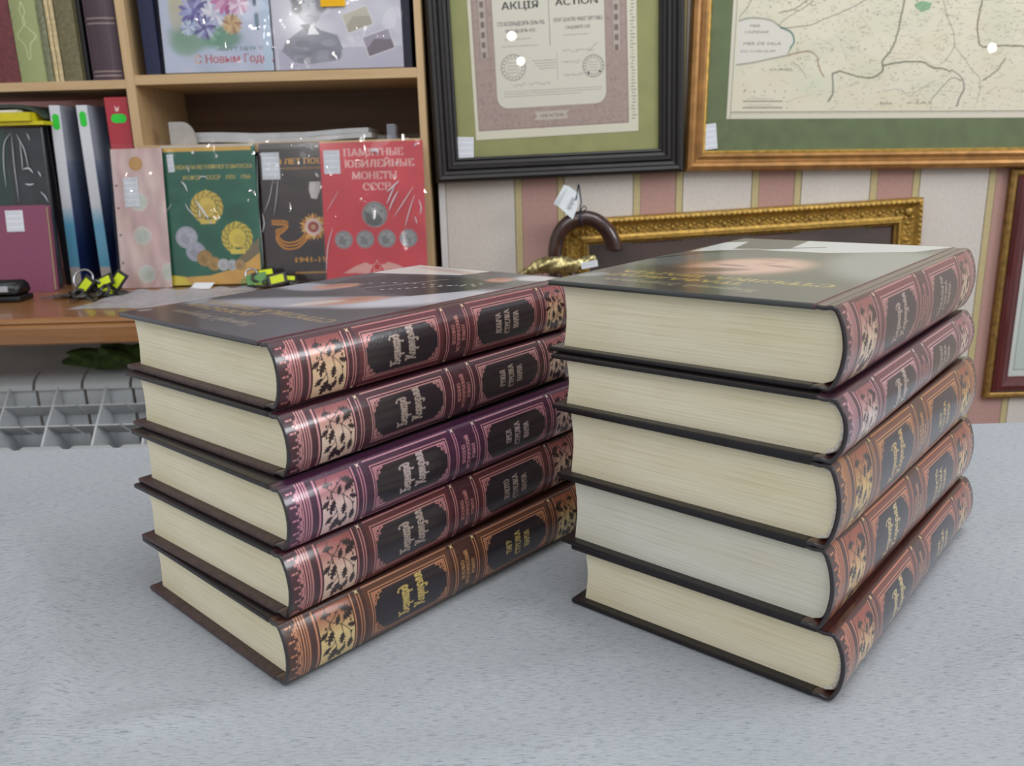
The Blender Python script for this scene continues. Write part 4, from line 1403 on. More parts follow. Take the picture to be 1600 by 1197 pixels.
film_glints(alb, YB + 0.010, [([Z4(960, 430), Z4(1040, 355)], 0.0017), ([Z4(1010, 390), Z4(960, 510)], 0.0013), ([Z4(1035, 420), Z4(1000, 490), Z4(975, 555)], 0.0013), ([Z4(1135, 395), Z4(1070, 500), Z4(1010, 595)], 0.0009),
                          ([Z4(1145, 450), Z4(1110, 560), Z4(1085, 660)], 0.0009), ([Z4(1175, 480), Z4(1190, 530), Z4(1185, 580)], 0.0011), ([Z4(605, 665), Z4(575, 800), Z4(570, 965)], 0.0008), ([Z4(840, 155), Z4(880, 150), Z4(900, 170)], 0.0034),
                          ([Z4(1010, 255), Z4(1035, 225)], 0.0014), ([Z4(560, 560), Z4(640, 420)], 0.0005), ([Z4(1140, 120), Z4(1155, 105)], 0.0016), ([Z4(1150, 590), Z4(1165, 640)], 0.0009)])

# pale pink coin page in a sleeve
w = wpx(192, 270, 447, YB - 0.006)
cv = Canvas(w, HB - 2, 1.0, (216, 186, 184))
cv.rect(0, 0, 9, HB, (222, 196, 196))
for k in range(30):
    cv.soft(random.uniform(0, w), random.uniform(0, HB), 14, 18, random.choice([(226, 206, 200), (206, 172, 172), (222, 200, 178)]), 0.4)
coin(cv, 42, 26, 12, (206, 160, 96), (188, 142, 84), False)
for x, y in ((42, 90), (44, 148), (46, 214), (86, 212)):
    cv.ell(x, y, 15, 15, (204, 214, 204), al=0.75)
    cv.ring(x, y, 15, 1.0, (226, 222, 220))
    cv.ell(x, y + 1, 8, 9, (184, 200, 188), al=0.6)
for y in (62, 100, 146, 194):
    cv.ell(6, y, 1.8, 1.8, (60, 54, 60))
pg = album('coin_page', 'pale pink coin sleeve page with round pockets, left of the green album', 'coin page', cv, aty(192, 447, YB - 0.006).x, YB - 0.010, SILL_Z, LEAN, 0.003, body='page')
price_tag(pg, 0.018, HB / 1000 - 0.100, 25, 50, -0.0006)

# festive album with flowers on the upper shelf
YU = CAB_Y + 0.004
w = wpx(259, 428, 115, YU)
H2 = 270
cv = Canvas(w, H2, 1.0, (200, 206, 226))
b = H2
for k in range(70):
    cv.soft(random.uniform(0, w), random.uniform(0, H2), 20, 14, random.choice([(214, 214, 230), (190, 204, 226), (222, 216, 228)]), 0.4)
for x, y, rx, ry, c in ((60, b - 60, 46, 22, (120, 158, 130)), (105, b - 55, 30, 18, (96, 150, 120)), (40, b - 45, 26, 18, (140, 172, 150)), (35, b - 120, 18, 26, (206, 196, 150)), (28, b - 95, 12, 26, (196, 190, 170)), (55, b - 130, 22, 14, (196, 200, 150))):
    cv.soft(x, y, rx, ry, c, 0.85)


def bloom(x, y, r, cols, n=14):
    for i in range(n):
        a = 2 * math.pi * i / n + x
        cv.ell(x + r * 0.55 * math.cos(a), y + r * 0.55 * math.sin(a), r * 0.5, r * 0.17, cols[i % len(cols)], rot=a)
    cv.ell(x, y, r * 0.2, r * 0.2, cols[0])


bloom(60, b - 98, 26, [(112, 104, 168), (160, 164, 206), (96, 88, 150)])
bloom(92, b - 92, 22, [(214, 214, 232), (240, 238, 244), (186, 190, 220)])
bloom(74, b - 72, 20, [(100, 92, 150), (140, 140, 186), (180, 186, 214)])
bloom(116, b - 118, 27, [(206, 126, 176), (226, 176, 206), (176, 84, 148)])
bloom(136, b - 108, 18, [(226, 196, 216), (206, 150, 186), (240, 226, 234)])
bloom(122, b - 76, 17, [(206, 170, 122), (222, 190, 140), (176, 130, 96)])
bloom(46, b - 72, 13, [(190, 204, 226), (216, 222, 236), (150, 170, 206)])
cv.text('HAPPY NEW YEAR', 92, b - 33, 7.5, (92, 120, 112), width=100)
cv.text('С Новым Годом', 52, b - 14, 13.5, (190, 78, 88), width=w - 46, bold=0.35)
cv.text('С', 52, b - 14, 13.5, (226, 196, 170), width=10, bold=0.35)
cv.rect(w - 26, b - 150, w - 20, b - 104, (84, 104, 122))
cv.rect(w - 25, b - 92, w - 18, b - 66, (110, 136, 152))
cv.rect(w - 14, 0, w, H2, (190, 208, 228))
alb = album('postcard_album', 'festive album with pink and blue flowers in plastic on the upper shelf', 'album', cv, aty(259, 115, YU).x, YU, ZR, 0.06, 0.02)

# album with a grey portrait
w = wpx(431, 631, 110, YU)
cv = Canvas(w, H2, 1.0, (190, 188, 200))
for k in range(60):
    cv.soft(random.uniform(0, w), random.uniform(0, H2), 24, 16, random.choice([(206, 204, 214), (176, 174, 190), (200, 200, 208)]), 0.4)
cv.rect(8, b - 34, w, b, (160, 156, 176), al=0.6)
cv.poly([(14, b - 30), (22, b - 46), (52, b - 66), (64, b - 74), (84, b - 62), (110, b - 54), (118, b - 34), (112, b - 14), (60, b - 8), (34, b - 12)], (126, 126, 140))
for k in range(16):
    cv.soft(random.uniform(40, 108), random.uniform(b - 48, b - 12), 12, 6, random.choice([(112, 112, 126), (146, 146, 158), (100, 100, 116)]), 0.7)
cv.poly([(58, b - 56), (68, b - 74), (80, b - 56)], (226, 226, 232))
cv.poly([(48, b - 72), (60, b - 56), (66, b - 74)], (96, 96, 110))
cv.ell(66, b - 104, 23, 32, (150, 150, 161))
cv.soft(62, b - 98, 13, 17, (170, 170, 180), 0.9)
for x, y in ((44, b - 110), (42, b - 124), (52, b - 138), (86, b - 112), (88, b - 126), (76, b - 140), (64, b - 142), (45, b - 98), (86, b - 100)):
    cv.soft(x, y, 9, 9, (84, 82, 94), 0.95)
cv.ell(56, b - 108, 3.4, 1.6, (110, 110, 122))
cv.ell(74, b - 108, 3.4, 1.6, (110, 110, 122))
cv.line([(65, b - 106), (66, b - 94), (70, b - 93)], 1.2, (140, 140, 150))
cv.line([(60, b - 86), (72, b - 86)], 1.4, (126, 120, 130))


def stamp(x, y, ww, hh, rot, c1, c2):
    ca, sa = math.cos(rot), math.sin(rot)
    q = lambda a, bb: (x + a * ca - bb * sa, y + a * sa + bb * ca)
    cv.poly([q(-ww / 2 - 1.5, -hh / 2 - 1.5), q(ww / 2 + 1.5, -hh / 2 - 1.5), q(ww / 2 + 1.5, hh / 2 + 1.5), q(-ww / 2 - 1.5, hh / 2 + 1.5)], (210, 206, 210))
    cv.poly([q(-ww / 2, -hh / 2), q(ww / 2, -hh / 2), q(ww / 2, hh / 2), q(-ww / 2, hh / 2)], c1)
    cv.poly([q(-ww / 2, hh * 0.1), q(-ww * 0.1, -hh * 0.25), q(ww / 2, hh * 0.05), q(ww / 2, hh / 2), q(-ww / 2, hh / 2)], c2)


stamp(146, b - 78, 44, 30, -0.32, (182, 178, 160), (160, 154, 140))
stamp(180, b - 40, 46, 32, -0.30, (150, 142, 158), (110, 100, 110))
alb = album('postcard_album', 'album with a grey engraved portrait and old stamps, in plastic on the upper shelf', 'album', cv, aty(431, 110, YU).x, YU, ZR, 0.05, 0.02)
cv = Canvas(42, 22, 1.0, (240, 188, 40))
cv.rect(2, 2, 40, 20, (236, 178, 28))
print_mesh('sticker', cv, flat(cv, aty(501, 14, YU).x - alb.location.x, aty(501, 14, YU).z - ZR + 0.024, -0.0042), M_paper_print, alb, 0.0004)


# ------------------------------------------------------------------ lower left bay
def binder(label, u0, u1, v, Y, vt, tilt, paint, depth, group=None):
    """lever-arch file: spine and right-hand cover in one printed wrap"""
    x0, x1 = aty(u0, v, Y).x, aty(u1, v, Y).x
    w = (x1 - x0) * 1000
    h = (aty(u1, vt, Y).z - SILL_Z) * 1000
    r = thing('ring_binder', label, 'binder', (x0, Y, SILL_Z), (0, tilt, 0), group)
    cv = Canvas(w + depth, h, 1.2, (200, 200, 206))
    paint(cv, w, h, depth)
    print_mesh('cover', cv, lambda X, Yy: (np.minimum(X, w) / 1000, np.maximum(X - w, 0) / 1000, (h - Yy) / 1000), M_gloss, r, 0.0022, smooth=False)
    m = plain('binder_side_%d' % len(bpy.data.materials), (90, 110, 150), 0.4)
    bm = bmesh.new()
    box(bm, 0.0, 0.0022, 0.003, depth / 1000, 0, h / 1000)
    obj('rear_cover', bm, m, r)
    boxobj('page_block', (0.0026, w / 1000 - 0.0026, 0.012, depth / 1000 - 0.006, 0.003, h / 1000 - 0.006), M_pbk, r)
    return r, w, h


def sky_sea(cv, w, h, d):
    n = 60
    for i in range(n):
        t = i / n
        if t < 0.55:
            a = np.array([214, 216, 222])
        elif t < 0.9:
            s = min(1, (t - 0.55) / 0.1)
            a = np.array([206, 212, 220]) * (1 - s) + np.array([104, 172, 206]) * s
        else:
            a = np.array([190, 186, 182])
        cv.rect(0, h * t, w, h * (t + 1 / n) + 1, a)
        if t < 0.3:
            c = np.array([178, 182, 194])
        else:
            s = min(1, (t - 0.3) / 0.5)
            c = np.array([160, 170, 192]) * (1 - s) + np.array([34, 56, 112]) * s
        cv.rect(w, h * t, w + d, h * (t + 1 / n) + 1, c)


def red_wrap(cv, w, h, d):
    cv.rect(0, 0, w + d, h, (176, 44, 58))
    cv.rect(w, 0, w + d, h, (140, 30, 44))
    cv.poly([(w * 0.42, 14), (w * 0.52, 20), (w * 0.62, 15), (w * 0.56, 24), (w * 0.45, 24)], (232, 206, 200))


def green_sticker(r, x, z, w, h):
    """bright green round-ended sticker"""
    bm = bmesh.new()
    rr = min(w, h) / 2
    pts = []
    for cx_, cz_, a0 in ((w - rr, h - rr, 0), (rr, h - rr, 90), (rr, rr, 180), (w - rr, rr, 270)):
        for k in range(7):
            a = math.radians(a0 + 15 * k)
            pts.append((x + cx_ + rr * math.cos(a), z + cz_ + rr * math.sin(a)))
    prism(bm, pts, lambda a, b_, t: Vector((a, t, b_)), -0.0005, -0.0001)
    o = obj('sticker', bm, M_green, r)
    o['label'] = 'bright green sticker'


M_green = plain('green_sticker_paper', (48, 206, 62), 0.6, 0, 0.03)
YF = CAB_Y + 0.006
b1, w1, h1 = binder('white and blue binder with a green sticker, the left of two beside black books', 109, 125, 424, YF, 163, 0.035, sky_sea, 200, 'white and blue binders')
green_sticker(b1, 0.004, h1 / 1000 - 0.041, 0.0115, 0.027)
b2, w2, h2 = binder('white and blue binder with a green sticker, leaning against the red binder', 157, 173.5, 424, YF, 163, 0.006, sky_sea, 200, 'white and blue binders')
green_sticker(b2, 0.004, h2 / 1000 - 0.036, 0.0115, 0.026)
b3, w3, h3 = binder('red binder with a green sticker against the bookcase divider', 171, 207, 215, YF + 0.004, 151, 0.0, red_wrap, 200)
green_sticker(b3, 0.008, h3 / 1000 - 0.043, 0.027, 0.015)

# dark albums standing at the far left
M_dkb = plain('black_cover', (30, 29, 34), 0.4, 0, 0.2, 80)
x0, x1 = aty(-95, 440, 1.497).x, aty(93, 440, 1.497).x
hd = (aty(40, 199, 1.517).z - SILL_Z) * 1000
cv = Canvas((x1 - x0) * 1000, hd, 1.2, (46, 48, 54))
cv.rect(0, 0, cv.w - 62, hd, (32, 66, 58))
cv.rect(cv.w - 62, 0, cv.w - 58, hd, (26, 40, 40))
for k in range(40):
    cv.soft(random.uniform(cv.w - 60, cv.w), random.uniform(0, hd), 12, 18, random.choice([(38, 40, 46), (58, 58, 66)]), 0.5)
dk = album('photo_album', 'dark green and black album in creased cellophane, behind the maroon book', 'album', cv, x0, 1.497, SILL_Z, 0.09, 0.012)
Z2 = lambda x, y: (x / 3.52, 140 + y / 3.52)
film_glints(dk, 1.508, [([Z2(42, 235), Z2(8, 300), Z2(12, 420), Z2(32, 540)], 0.0008), ([Z2(45, 245), Z2(70, 420), Z2(105, 615)], 0.0007), ([Z2(72, 245), Z2(120, 330), Z2(150, 435)], 0.0009), ([Z2(92, 280), Z2(108, 370), Z2(118, 445)], 0.0008),
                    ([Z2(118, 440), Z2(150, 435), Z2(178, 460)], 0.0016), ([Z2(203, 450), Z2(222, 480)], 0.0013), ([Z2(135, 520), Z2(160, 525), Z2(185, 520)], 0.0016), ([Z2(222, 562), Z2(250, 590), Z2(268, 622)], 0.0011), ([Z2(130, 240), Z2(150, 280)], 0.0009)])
x2, x3 = aty(94.5, 440, 1.517).x, aty(104.5, 440, 1.517).x
bm = bmesh.new()
box(bm, 0, x3 - x2, 0, 0.19, 0, (aty(95, 196, 1.522).z - SILL_Z), 0.001)
bk = obj('black_album', bm, M_dkb)
bk.location = (x2 - 0.0005, YF + 0.001, SILL_Z)
tag(bk, 'thick black album standing between the cellophane album and the white blue binders', 'album')

# maroon book in front
M_mar = plain('maroon_cloth', (140, 78, 104), 0.75, 0, 0.08, 300, bump_s=0.15)
YM = 1.450
x0, x1 = aty(-90, 450, YM).x, aty(85.5, 455, YM).x
hm = aty(40, 320, YM + 0.02).z - SILL_Z
mb = thing('maroon_book', 'maroon cloth book with a price tag propped at the left edge on the sill', 'book', (x0, YM, SILL_Z), (-0.11, 0, 0))
wm = x1 - x0
boxobj('front_cover', (0, wm, 0, 0.0025, 0, hm), M_mar, mb, 0.0006)
boxobj('rear_cover', (0, wm, 0.014, 0.0165, 0, hm), M_mar, mb, 0.0006)
boxobj('page_block', (0.004, wm - 0.004, 0.0026, 0.0139, 0.003, hm - 0.003), M_pbk, mb)
price_tag(mb, aty(4, 356, YM).x - x0, hm - 0.044, 30, 36, -0.0004)

# folders lying flat on the standing albums
M_yel = plain('yellow_card', (214, 200, 30), 0.45, 0, 0.05)
zt = SILL_Z + hd / 1000 * math.cos(0.09) + 0.004
M_dgr = plain('dark_green_card', (52, 62, 52), 0.5, 0, 0.15)
M_wht = plain('white_paper', (222, 216, 206), 0.7, 0, 0.04)


def folder(name, label, u0, u1, z, th, m, Y0, Y1, cat='folder', sag=0.0, skew=0.0):
    xa, xb = aty(u0, 180, Y0).x, aty(u1, 180, Y0).x
    bm = bmesh.new()
    n = 16
    top = []
    for i in range(n + 1):
        t = i / n
        x = xa + (xb - xa) * t
        dz = sag * (t ** 10)
        top.append([bm.verts.new((x + skew * s, y, z + dz + e)) for s, y, e in ((0, Y0, 0), (0, Y0, th), (1, Y1, th), (1, Y1, 0))])
    for i in range(n):
        for k in range(4):
            bm.faces.new((top[i][k], top[i + 1][k], top[i + 1][(k + 1) % 4], top[i][(k + 1) % 4]))
    bm.faces.new(top[0])
    bm.faces.new(top[-1][::-1])
    bmesh.ops.bevel(bm, geom=[e for e in bm.edges if len(e.link_faces) == 2 and e.calc_face_angle() > 1], offset=min(0.001, th * 0.3), segments=1, affect='EDGES')
    return tag(obj(name, bm, m), label, cat)


folder('document_folder', 'yellow card folder lying on top of the dark albums at the left', -80, 66, zt + 0.0005, 0.006, M_yel, 1.505, 1.68)
yf2 = folder('document_folder', 'bright yellow folder lying on the lower yellow one, ending short of it', -80, 46, zt + 0.007, 0.014, M_yel, 1.499, 1.66)
folder('paper_stack', 'thin white papers on the yellow folders under the dark green folder', -80, 27, zt + 0.0215, 0.004, M_wht, 1.503, 1.66, 'papers')
folder('document_folder', 'dark green folder sagging over the yellow folders, top of the pile', -80, 67, zt + 0.0300, 0.006, M_dgr, 1.517, 1.68, sag=-0.019)

# ------------------------------------------------------------------ papers on the inner shelf
M_gp = plain('grey_paper', (186, 188, 190), 0.7, 0, 0.08, 40)
xa, xb = aty(300, 205, CAB_Y + 0.05).x, aty(580, 205, CAB_Y + 0.05).x


def sheet_pile(name, label, k, dz, xo, yo):
    bm = bmesh.new()
    n, th = 26, 0.0085
    rows_ = []
    for i in range(n + 1):
        t = i / n
        x = xa + (xb - xa) * t + xo
        z = 0.004 * (2 * t - 1) ** 2 * (1 + k) + 0.0015 * math.sin(t * 9 + k)
        z = max(z, 0)
        rows_.append([bm.verts.new((x, y, ZB + dz + z + e)) for y, e in ((CAB_Y + 0.05 + yo, 0), (CAB_Y + 0.05 + yo, th), (CAB_Y + 0.21, th), (CAB_Y + 0.21, 0))])
    for i in range(n):
        for q in range(4):
            bm.faces.new((rows_[i][q], rows_[i + 1][q], rows_[i + 1][(q + 1) % 4], rows_[i][(q + 1) % 4]))
    bm.faces.new(rows_[0])
    bm.faces.new(rows_[-1][::-1])
    return tag(obj(name, bm, M_gp), label, 'papers', 'grey papers on the inner shelf')


sheet_pile('paper_stack', 'lower sheaf of grey papers on the dark inner shelf behind the red album', 0, 0.0003, 0, 0.0)
sheet_pile('paper_stack', 'upper sheaf of grey papers with curled ends on the dark inner shelf', 0, 0.0092, -0.006, 0.006)
bm = bmesh.new()
pa, pb = aty(266, 217, CAB_Y + 0.03), aty(303, 190, CAB_Y + 0.03)
W_, H_ = pb.x - pa.x, pb.z - ZB
pts = [(0, 0), (W_, 0)] + [(W_ - W_ * 0.5 * (1 - math.cos(a)), H_ - H_ * 0.85 * (1 - math.sin(a))) for a in np.linspace(0, math.pi / 2, 8)] + [(0, H_)]
prism(bm, pts, lambda a, b_, t: Vector((a, t, b_)), 0, 0.006)
pl_ = obj('card_divider', bm, plain('grey_card', (170, 166, 162), 0.7, 0, 0.06))
pl_.location = (pa.x, CAB_Y + 0.03, ZB + 0.0002)
tag(pl_, 'grey card with a rounded corner standing at the left of the papers', 'card')
pa, pb = aty(605, 217, CAB_Y + 0.03), aty(617, 194, CAB_Y + 0.03)
cb = boxobj('plastic_block', (0, pb.x - pa.x, 0, 0.03, 0, pb.z - ZB), None, None, 0.0015)
cb.location = (pa.x, CAB_Y + 0.03, ZB + 0.0002)
m, nt, N, bs = new_mat('clear_acrylic')
bs.inputs['Base Color'].default_value = rgb(206, 210, 226)
bs.inputs['Transmission Weight'].default_value = 0.75
bs.inputs['Roughness'].default_value = 0.08
cb.data.materials.append(m)
tag(cb, 'small clear plastic block on the inner shelf right of the grey papers', 'block')

# ------------------------------------------------------------------ framed pictures
def moulding(w, h, prof, m, parent, name='moulding', div=1):
    """mitred frame: prof = (distance in from the outer edge, height off the wall)"""
    bm = bmesh.new()
    prof = list(prof) + [(prof[-1][0], 0.0)] if prof[-1][1] != 0 else list(prof)
    rings = []
    for d, e in prof:
        cs = [(d, d), (w - d, d), (w - d, h - d), (d, h - d)]
        rg = []
        for i in range(4):
            a, b_ = cs[i], cs[(i + 1) % 4]
            for k in range(div):
                t = k / div
                rg.append(bm.verts.new((a[0] + (b_[0] - a[0]) * t, -e, a[1] + (b_[1] - a[1]) * t)))
        rings.append(rg)
    n = len(rings[0])
    for i in range(len(rings)):
        r0, r1 = rings[i], rings[(i + 1) % len(rings)]
        for k in range(n):
            bm.faces.new((r0[k], r0[(k + 1) % n], r1[(k + 1) % n], r1[k]))
    return obj(name, bm, m, parent)


def wood_frame(name, c0, c1, rough, coat):
    return wood(name, c0, c1, rough, 0, 12, coat)


def metal_leaf(name, c, rough=0.35, var=0.25, scale=60, metal=0.75):
    return plain(name, c, rough, metal, var, scale, bump_s=0.12)


def picture(label, ul, ur, vb, h, rot, prof, m, inner, depth_in, cat='framed picture', mat_m=None, yoff=0.0, parts=None):
    """frame hung on the papered wall; ul, ur, vb = lower corners seen at the wall"""
    pl_ = aty(ul, vb, WALL_Y - yoff - 0.012)
    pr_ = aty(ur, vb, WALL_Y - yoff - 0.012)
    w = pr_.x - pl_.x
    r = thing('picture_frame', label, cat, (pl_.x, WALL_Y - 0.0015 - yoff, pl_.z), (0, rot, 0))
    moulding(w, h, prof, m, r)
    if mat_m is not None:
        boxobj('mat_board', (inner - 0.004, w - inner + 0.004, -depth_in, -depth_in + 0.003, inner - 0.004, h - inner + 0.004), mat_m, r)
    return r, w


def tilted(cv, x0, z0, y, s, a):
    """sheet mounted slightly askew; x0, z0 = lower left corner"""
    ca, sa = math.cos(a), math.sin(a)

    def fn(X, Y):
        p, q_ = X / 1000 * s, (cv.h - Y) / 1000 * s
        return (x0 + p * ca - q_ * sa, np.full_like(X, y), z0 + p * sa + q_ * ca)
    return fn


def pane(r, w, h, inner, y):
    bm = bmesh.new()
    box(bm, inner - 0.003, w - inner + 0.003, y - 0.0016, y, inner - 0.003, h - inner + 0.003)
    # panes rest against the rebate of the moulding
    return obj('glass', bm, M_glass, r)


# dark frame with the share certificate
M_darkf = wood('dark_stained_frame', (24, 20, 20), (36, 31, 30), 0.5, 0, 14, 0.1)
M_olive = plain('olive_mat_board', (164, 165, 112), 0.8, 0, 0.05, 30)
H1 = 0.62
P1 = [(0.0, 0.0), (0.0, 0.020), (0.002, 0.026), (0.007, 0.029), (0.012, 0.027), (0.015, 0.022), (0.020, 0.020), (0.024, 0.024), (0.029, 0.024), (0.031, 0.018), (0.036, 0.016), (0.039, 0.018), (0.042, 0.016), (0.043, 0.010)]
f1, w1_ = picture('dark wooden frame with a bilingual share certificate on an olive mat', 682.5, 1065.5, 286.5, H1, -0.018, P1, M_darkf, 0.043, 0.008, mat_m=M_olive)
CW, CH = 303, 430
cv = Canvas(CW, CH, 0.8, (232, 227, 208))
B = CH
br, pn, inkc = (182, 162, 154), (228, 224, 210), (70, 66, 66)
cv.rect(7, 12, 286, B - 15, br)
for k in range(1500):
    x, y = random.uniform(8, 285), random.uniform(B - 300, B - 16)
    if 44 < x < 246 and y < B - 54:
        continue
    cv.ring(x, y, random.uniform(1.0, 2.6), 0.5, random.choice([(150, 126, 122), (196, 180, 172), (164, 140, 134)]), n=8)
cv.frame(7, 12, 286, B - 15, 1.6, (150, 126, 122))
for x in (19, 260):
    cv.rect(x, 20, x + 14, B - 140, (198, 188, 178))
    for k in range(14):
        cv.rect(x + 3, B - 152 - k * 17, x + 10, B - 142 - k * 17, (140, 122, 118))
    cv.frame(x, 20, x + 14, B - 140, 0.8, (150, 128, 124))
rp = [(44, 20), (246, 20), (246, B - 72)] + [(226 + 20 * math.cos(a), B - 72 + 20 * math.sin(a)) for a in np.linspace(0, math.pi / 2, 8)] + [(64 - 20 * math.sin(a), B - 72 + 20 * math.cos(a)) for a in np.linspace(0, math.pi / 2, 8)]
cv.poly(rp, pn)
cv.line(rp + [rp[0]], 1.0, (150, 128, 124))
cv.poly([(112, B - 44), (174, B - 44), (170, B - 37), (174, B - 29), (112, B - 29), (116, B - 37)], (206, 198, 184))
cv.text('UNE ACTION', 122, B - 33.5, 6.0, (130, 112, 106), width=44, bold=0.2)
for s, x, y, c_, wd in (('АКЦІЯ', 61, B - 221, 12.5, 66), ('ACTION', 158, B - 223, 12.5, 76), ('СТО ВОСЕМЬДЕСЯТЪ СЕМЬ РУБ.', 52, B - 194, 6.5, 86), ('CENT QUATRE VINGT SEPT RBLS', 153, B - 196, 6.5, 89),
                       ('ПЯТЬДЕСЯТЪ КОП.', 66, B - 182, 5.5, 56), ('CINQUANTE COP.', 174, B - 183, 5.5, 46)):
    cv.text(s, x, y, c_, inkc, width=wd, bold=0.5 if c_ > 10 else 0.1)


def scrawl(cv, x, y, L, a, c, t=0.7):
    n = int(L / 2)
    cv.line(smooth_path([(x + L * i / n + random.uniform(-1.2, 1.2), y + random.uniform(-a, a)) for i in range(n + 1)], 3), t, c, al=0.75)


def dashes(cv, x0, x1, y, hgt, c, al=0.7):
    x = x0
    while x < x1:
        l = random.uniform(1.2, 4.2)
        cv.rect(x, y, min(x + l, x1), y + hgt, c, al=al)
        x += l + random.uniform(0.7, 1.3)


for a, b_, y in ((64, 112, B - 172), (170, 216, B - 174), (58, 124, B - 160), (58, 122, B - 252), (155, 238, B - 252)):
    dashes(cv, a, b_, y, 1.6, (140, 134, 130))
cv.line([(146, B - 300), (146, B - 157)], 0.6, inkc)
cv.line([(157, B - 145), (157, B - 98)], 0.6, inkc)
for x, y, r_ in ((77, B - 123, 22), (223, B - 118, 19)):
    cv.ring(x, y, r_, 1.2, (130, 124, 120))
    cv.ring(x, y, r_ * 0.72, 0.8, (150, 144, 138))
    for k in range(18):
        a = k * 2 * math.pi / 18
        cv.ell(x + r_ * 0.86 * math.cos(a), y + r_ * 0.86 * math.sin(a), 1.3, 1.0, (120, 114, 110))
    for k in range(4):
        dashes(cv, x - r_ * 0.5, x + r_ * 0.5, y - r_ * 0.4 + k * r_ * 0.26, 1.6, (150, 144, 138))
cv.ell(214, B - 106, 2.2, 1.8, (40, 38, 38))
cv.ell(235, B - 108, 2.2, 1.8, (40, 38, 38))
for k in range(4):
    dashes(cv, 112 + k * 4, 155, B - 133 + k * 4.6, 1.6, (140, 134, 130))
for x, y, L in ((168, B - 146, 58), (166, B - 127, 34), (168, B - 105, 36), (104, B - 93, 40), (75, B - 92, 24)):
    scrawl(cv, x, y, L, 2.6, (120, 114, 118))
cv.line([(214, B - 143), (232, B - 158)], 0.7, (110, 104, 108))
for k in range(3):
    dashes(cv, 58, 238 if k < 2 else 200, B - 82 + k * 4.2, 1.5, (160, 152, 146))
for k in range(70):
    cv.rect(290 + random.uniform(0, 4), 20 + k * 5.6, 296 + random.uniform(0, 5), 22 + k * 5.6, (120, 116, 90), al=0.7)
print_mesh('certificate', cv, tilted(cv, 0.0755, 0.0715, -0.0088, 0.965, 0.012), M_paper_print, f1, 0.0004)
pane(f1, w1_, H1, 0.043, -0.0102)
price_tag(f1, 0.0385, 0.037, 31, 42, -0.0122, -0.05)

# gilt frame with the old map
M_brassf = metal_leaf('bronze_gilt_frame', (158, 114, 64), 0.34, 0.2, 40, 0.5)
M_moss = plain('moss_green_mat_board', (114, 127, 92), 0.85, 0, 0.08, 40)
M_gold = metal_leaf('gold_leaf', (222, 182, 96), 0.3, 0.2, 80, 0.75)
H3 = 0.60
P3 = [(0.0, 0.0), (0.0, 0.018), (0.003, 0.023), (0.009, 0.0245), (0.014, 0.023), (0.017, 0.0185), (0.020, 0.016), (0.026, 0.0175), (0.030, 0.0165), (0.031, 0.013)]
f3, w3_ = picture('bronze gilt frame with an old hand drawn map on a moss green mat', 1069.5, 1905, 268, H3, 0.016, P3, M_brassf, 0.036, 0.007, mat_m=M_moss)
bm = bmesh.new()
o = moulding(w3_ - 0.062, H3 - 0.062, [(0.0, 0.0), (0.0, 0.0128), (0.0025, 0.0132), (0.005, 0.0105)], M_gold, f3, 'inner_slip')
o.location = (0.031, 0, 0.031)
bm.free()
MW, MH = 860, 440
cv = Canvas(MW, MH, 0.9, (232, 226, 206))


def q(cx_, cy_):
    return ((cx_ - 255) / 2.55, MH - (525 - cy_) / 2.55)


for k in range(160):
    cv.soft(random.uniform(0, MW), random.uniform(MH - 330, MH), 30, 22, random.choice([(236, 230, 210), (224, 222, 198), (230, 220, 194), (220, 222, 198)]), 0.4)
cv.rect(0, 0, 7.5, MH, (228, 222, 204))
cv.rect(0, MH - 12, MW, MH, (228, 222, 204))
cv.rect(7.5, 0, 8.7, MH, (96, 92, 84))
cv.rect(7.5, MH - 13, MW, MH - 11.8, (96, 92, 84))
cv.rect(9.5, MH - 9.4, MW, MH - 8.8, (130, 124, 112))
for k in range(24):
    cv.rect(9 + k * 30, MH - 12, 9.6 + k * 30, MH - 9, (120, 114, 104))
coast_n = [q(*p) for p in ((288, 78), (350, 66), (440, 76), (490, 105), (545, 130), (562, 170), (535, 230))]
coast_s = [q(*p) for p in ((535, 230), (450, 246), (370, 262), (288, 272))]
sea = smooth_path(coast_n, 6) + smooth_path(coast_s, 6)
cv.poly(sea, (230, 226, 216))
for off in range(4):
    cv.line([(x, y - off * 0.9) for x, y in smooth_path(coast_n, 6)], 1.0, (120, 122, 112), al=0.7 - off * 0.13)
    cv.line([(x, y + off * 0.9) for x, y in smooth_path(coast_s, 6)], 1.0, (120, 122, 112), al=0.7 - off * 0.13)
cv.line(smooth_path([q(490, 105), q(545, 130), q(562, 170), q(545, 200)], 6), 3.0, (104, 142, 134), al=0.8)


def river(pts, t, c, wob=1.6, al=0.9, side=None):
    P_ = smooth_path([q(*p) for p in pts], 9)
    P_ = [(x + random.uniform(-wob, wob) * 0.5, y + random.uniform(-wob, wob) * 0.5) for x, y in P_]
    cv.line(P_, t, c, al=al)
    if side:
        cv.line([(x + 1.4, y + 1.2) for x, y in P_], t * 1.4, side, al=0.5)


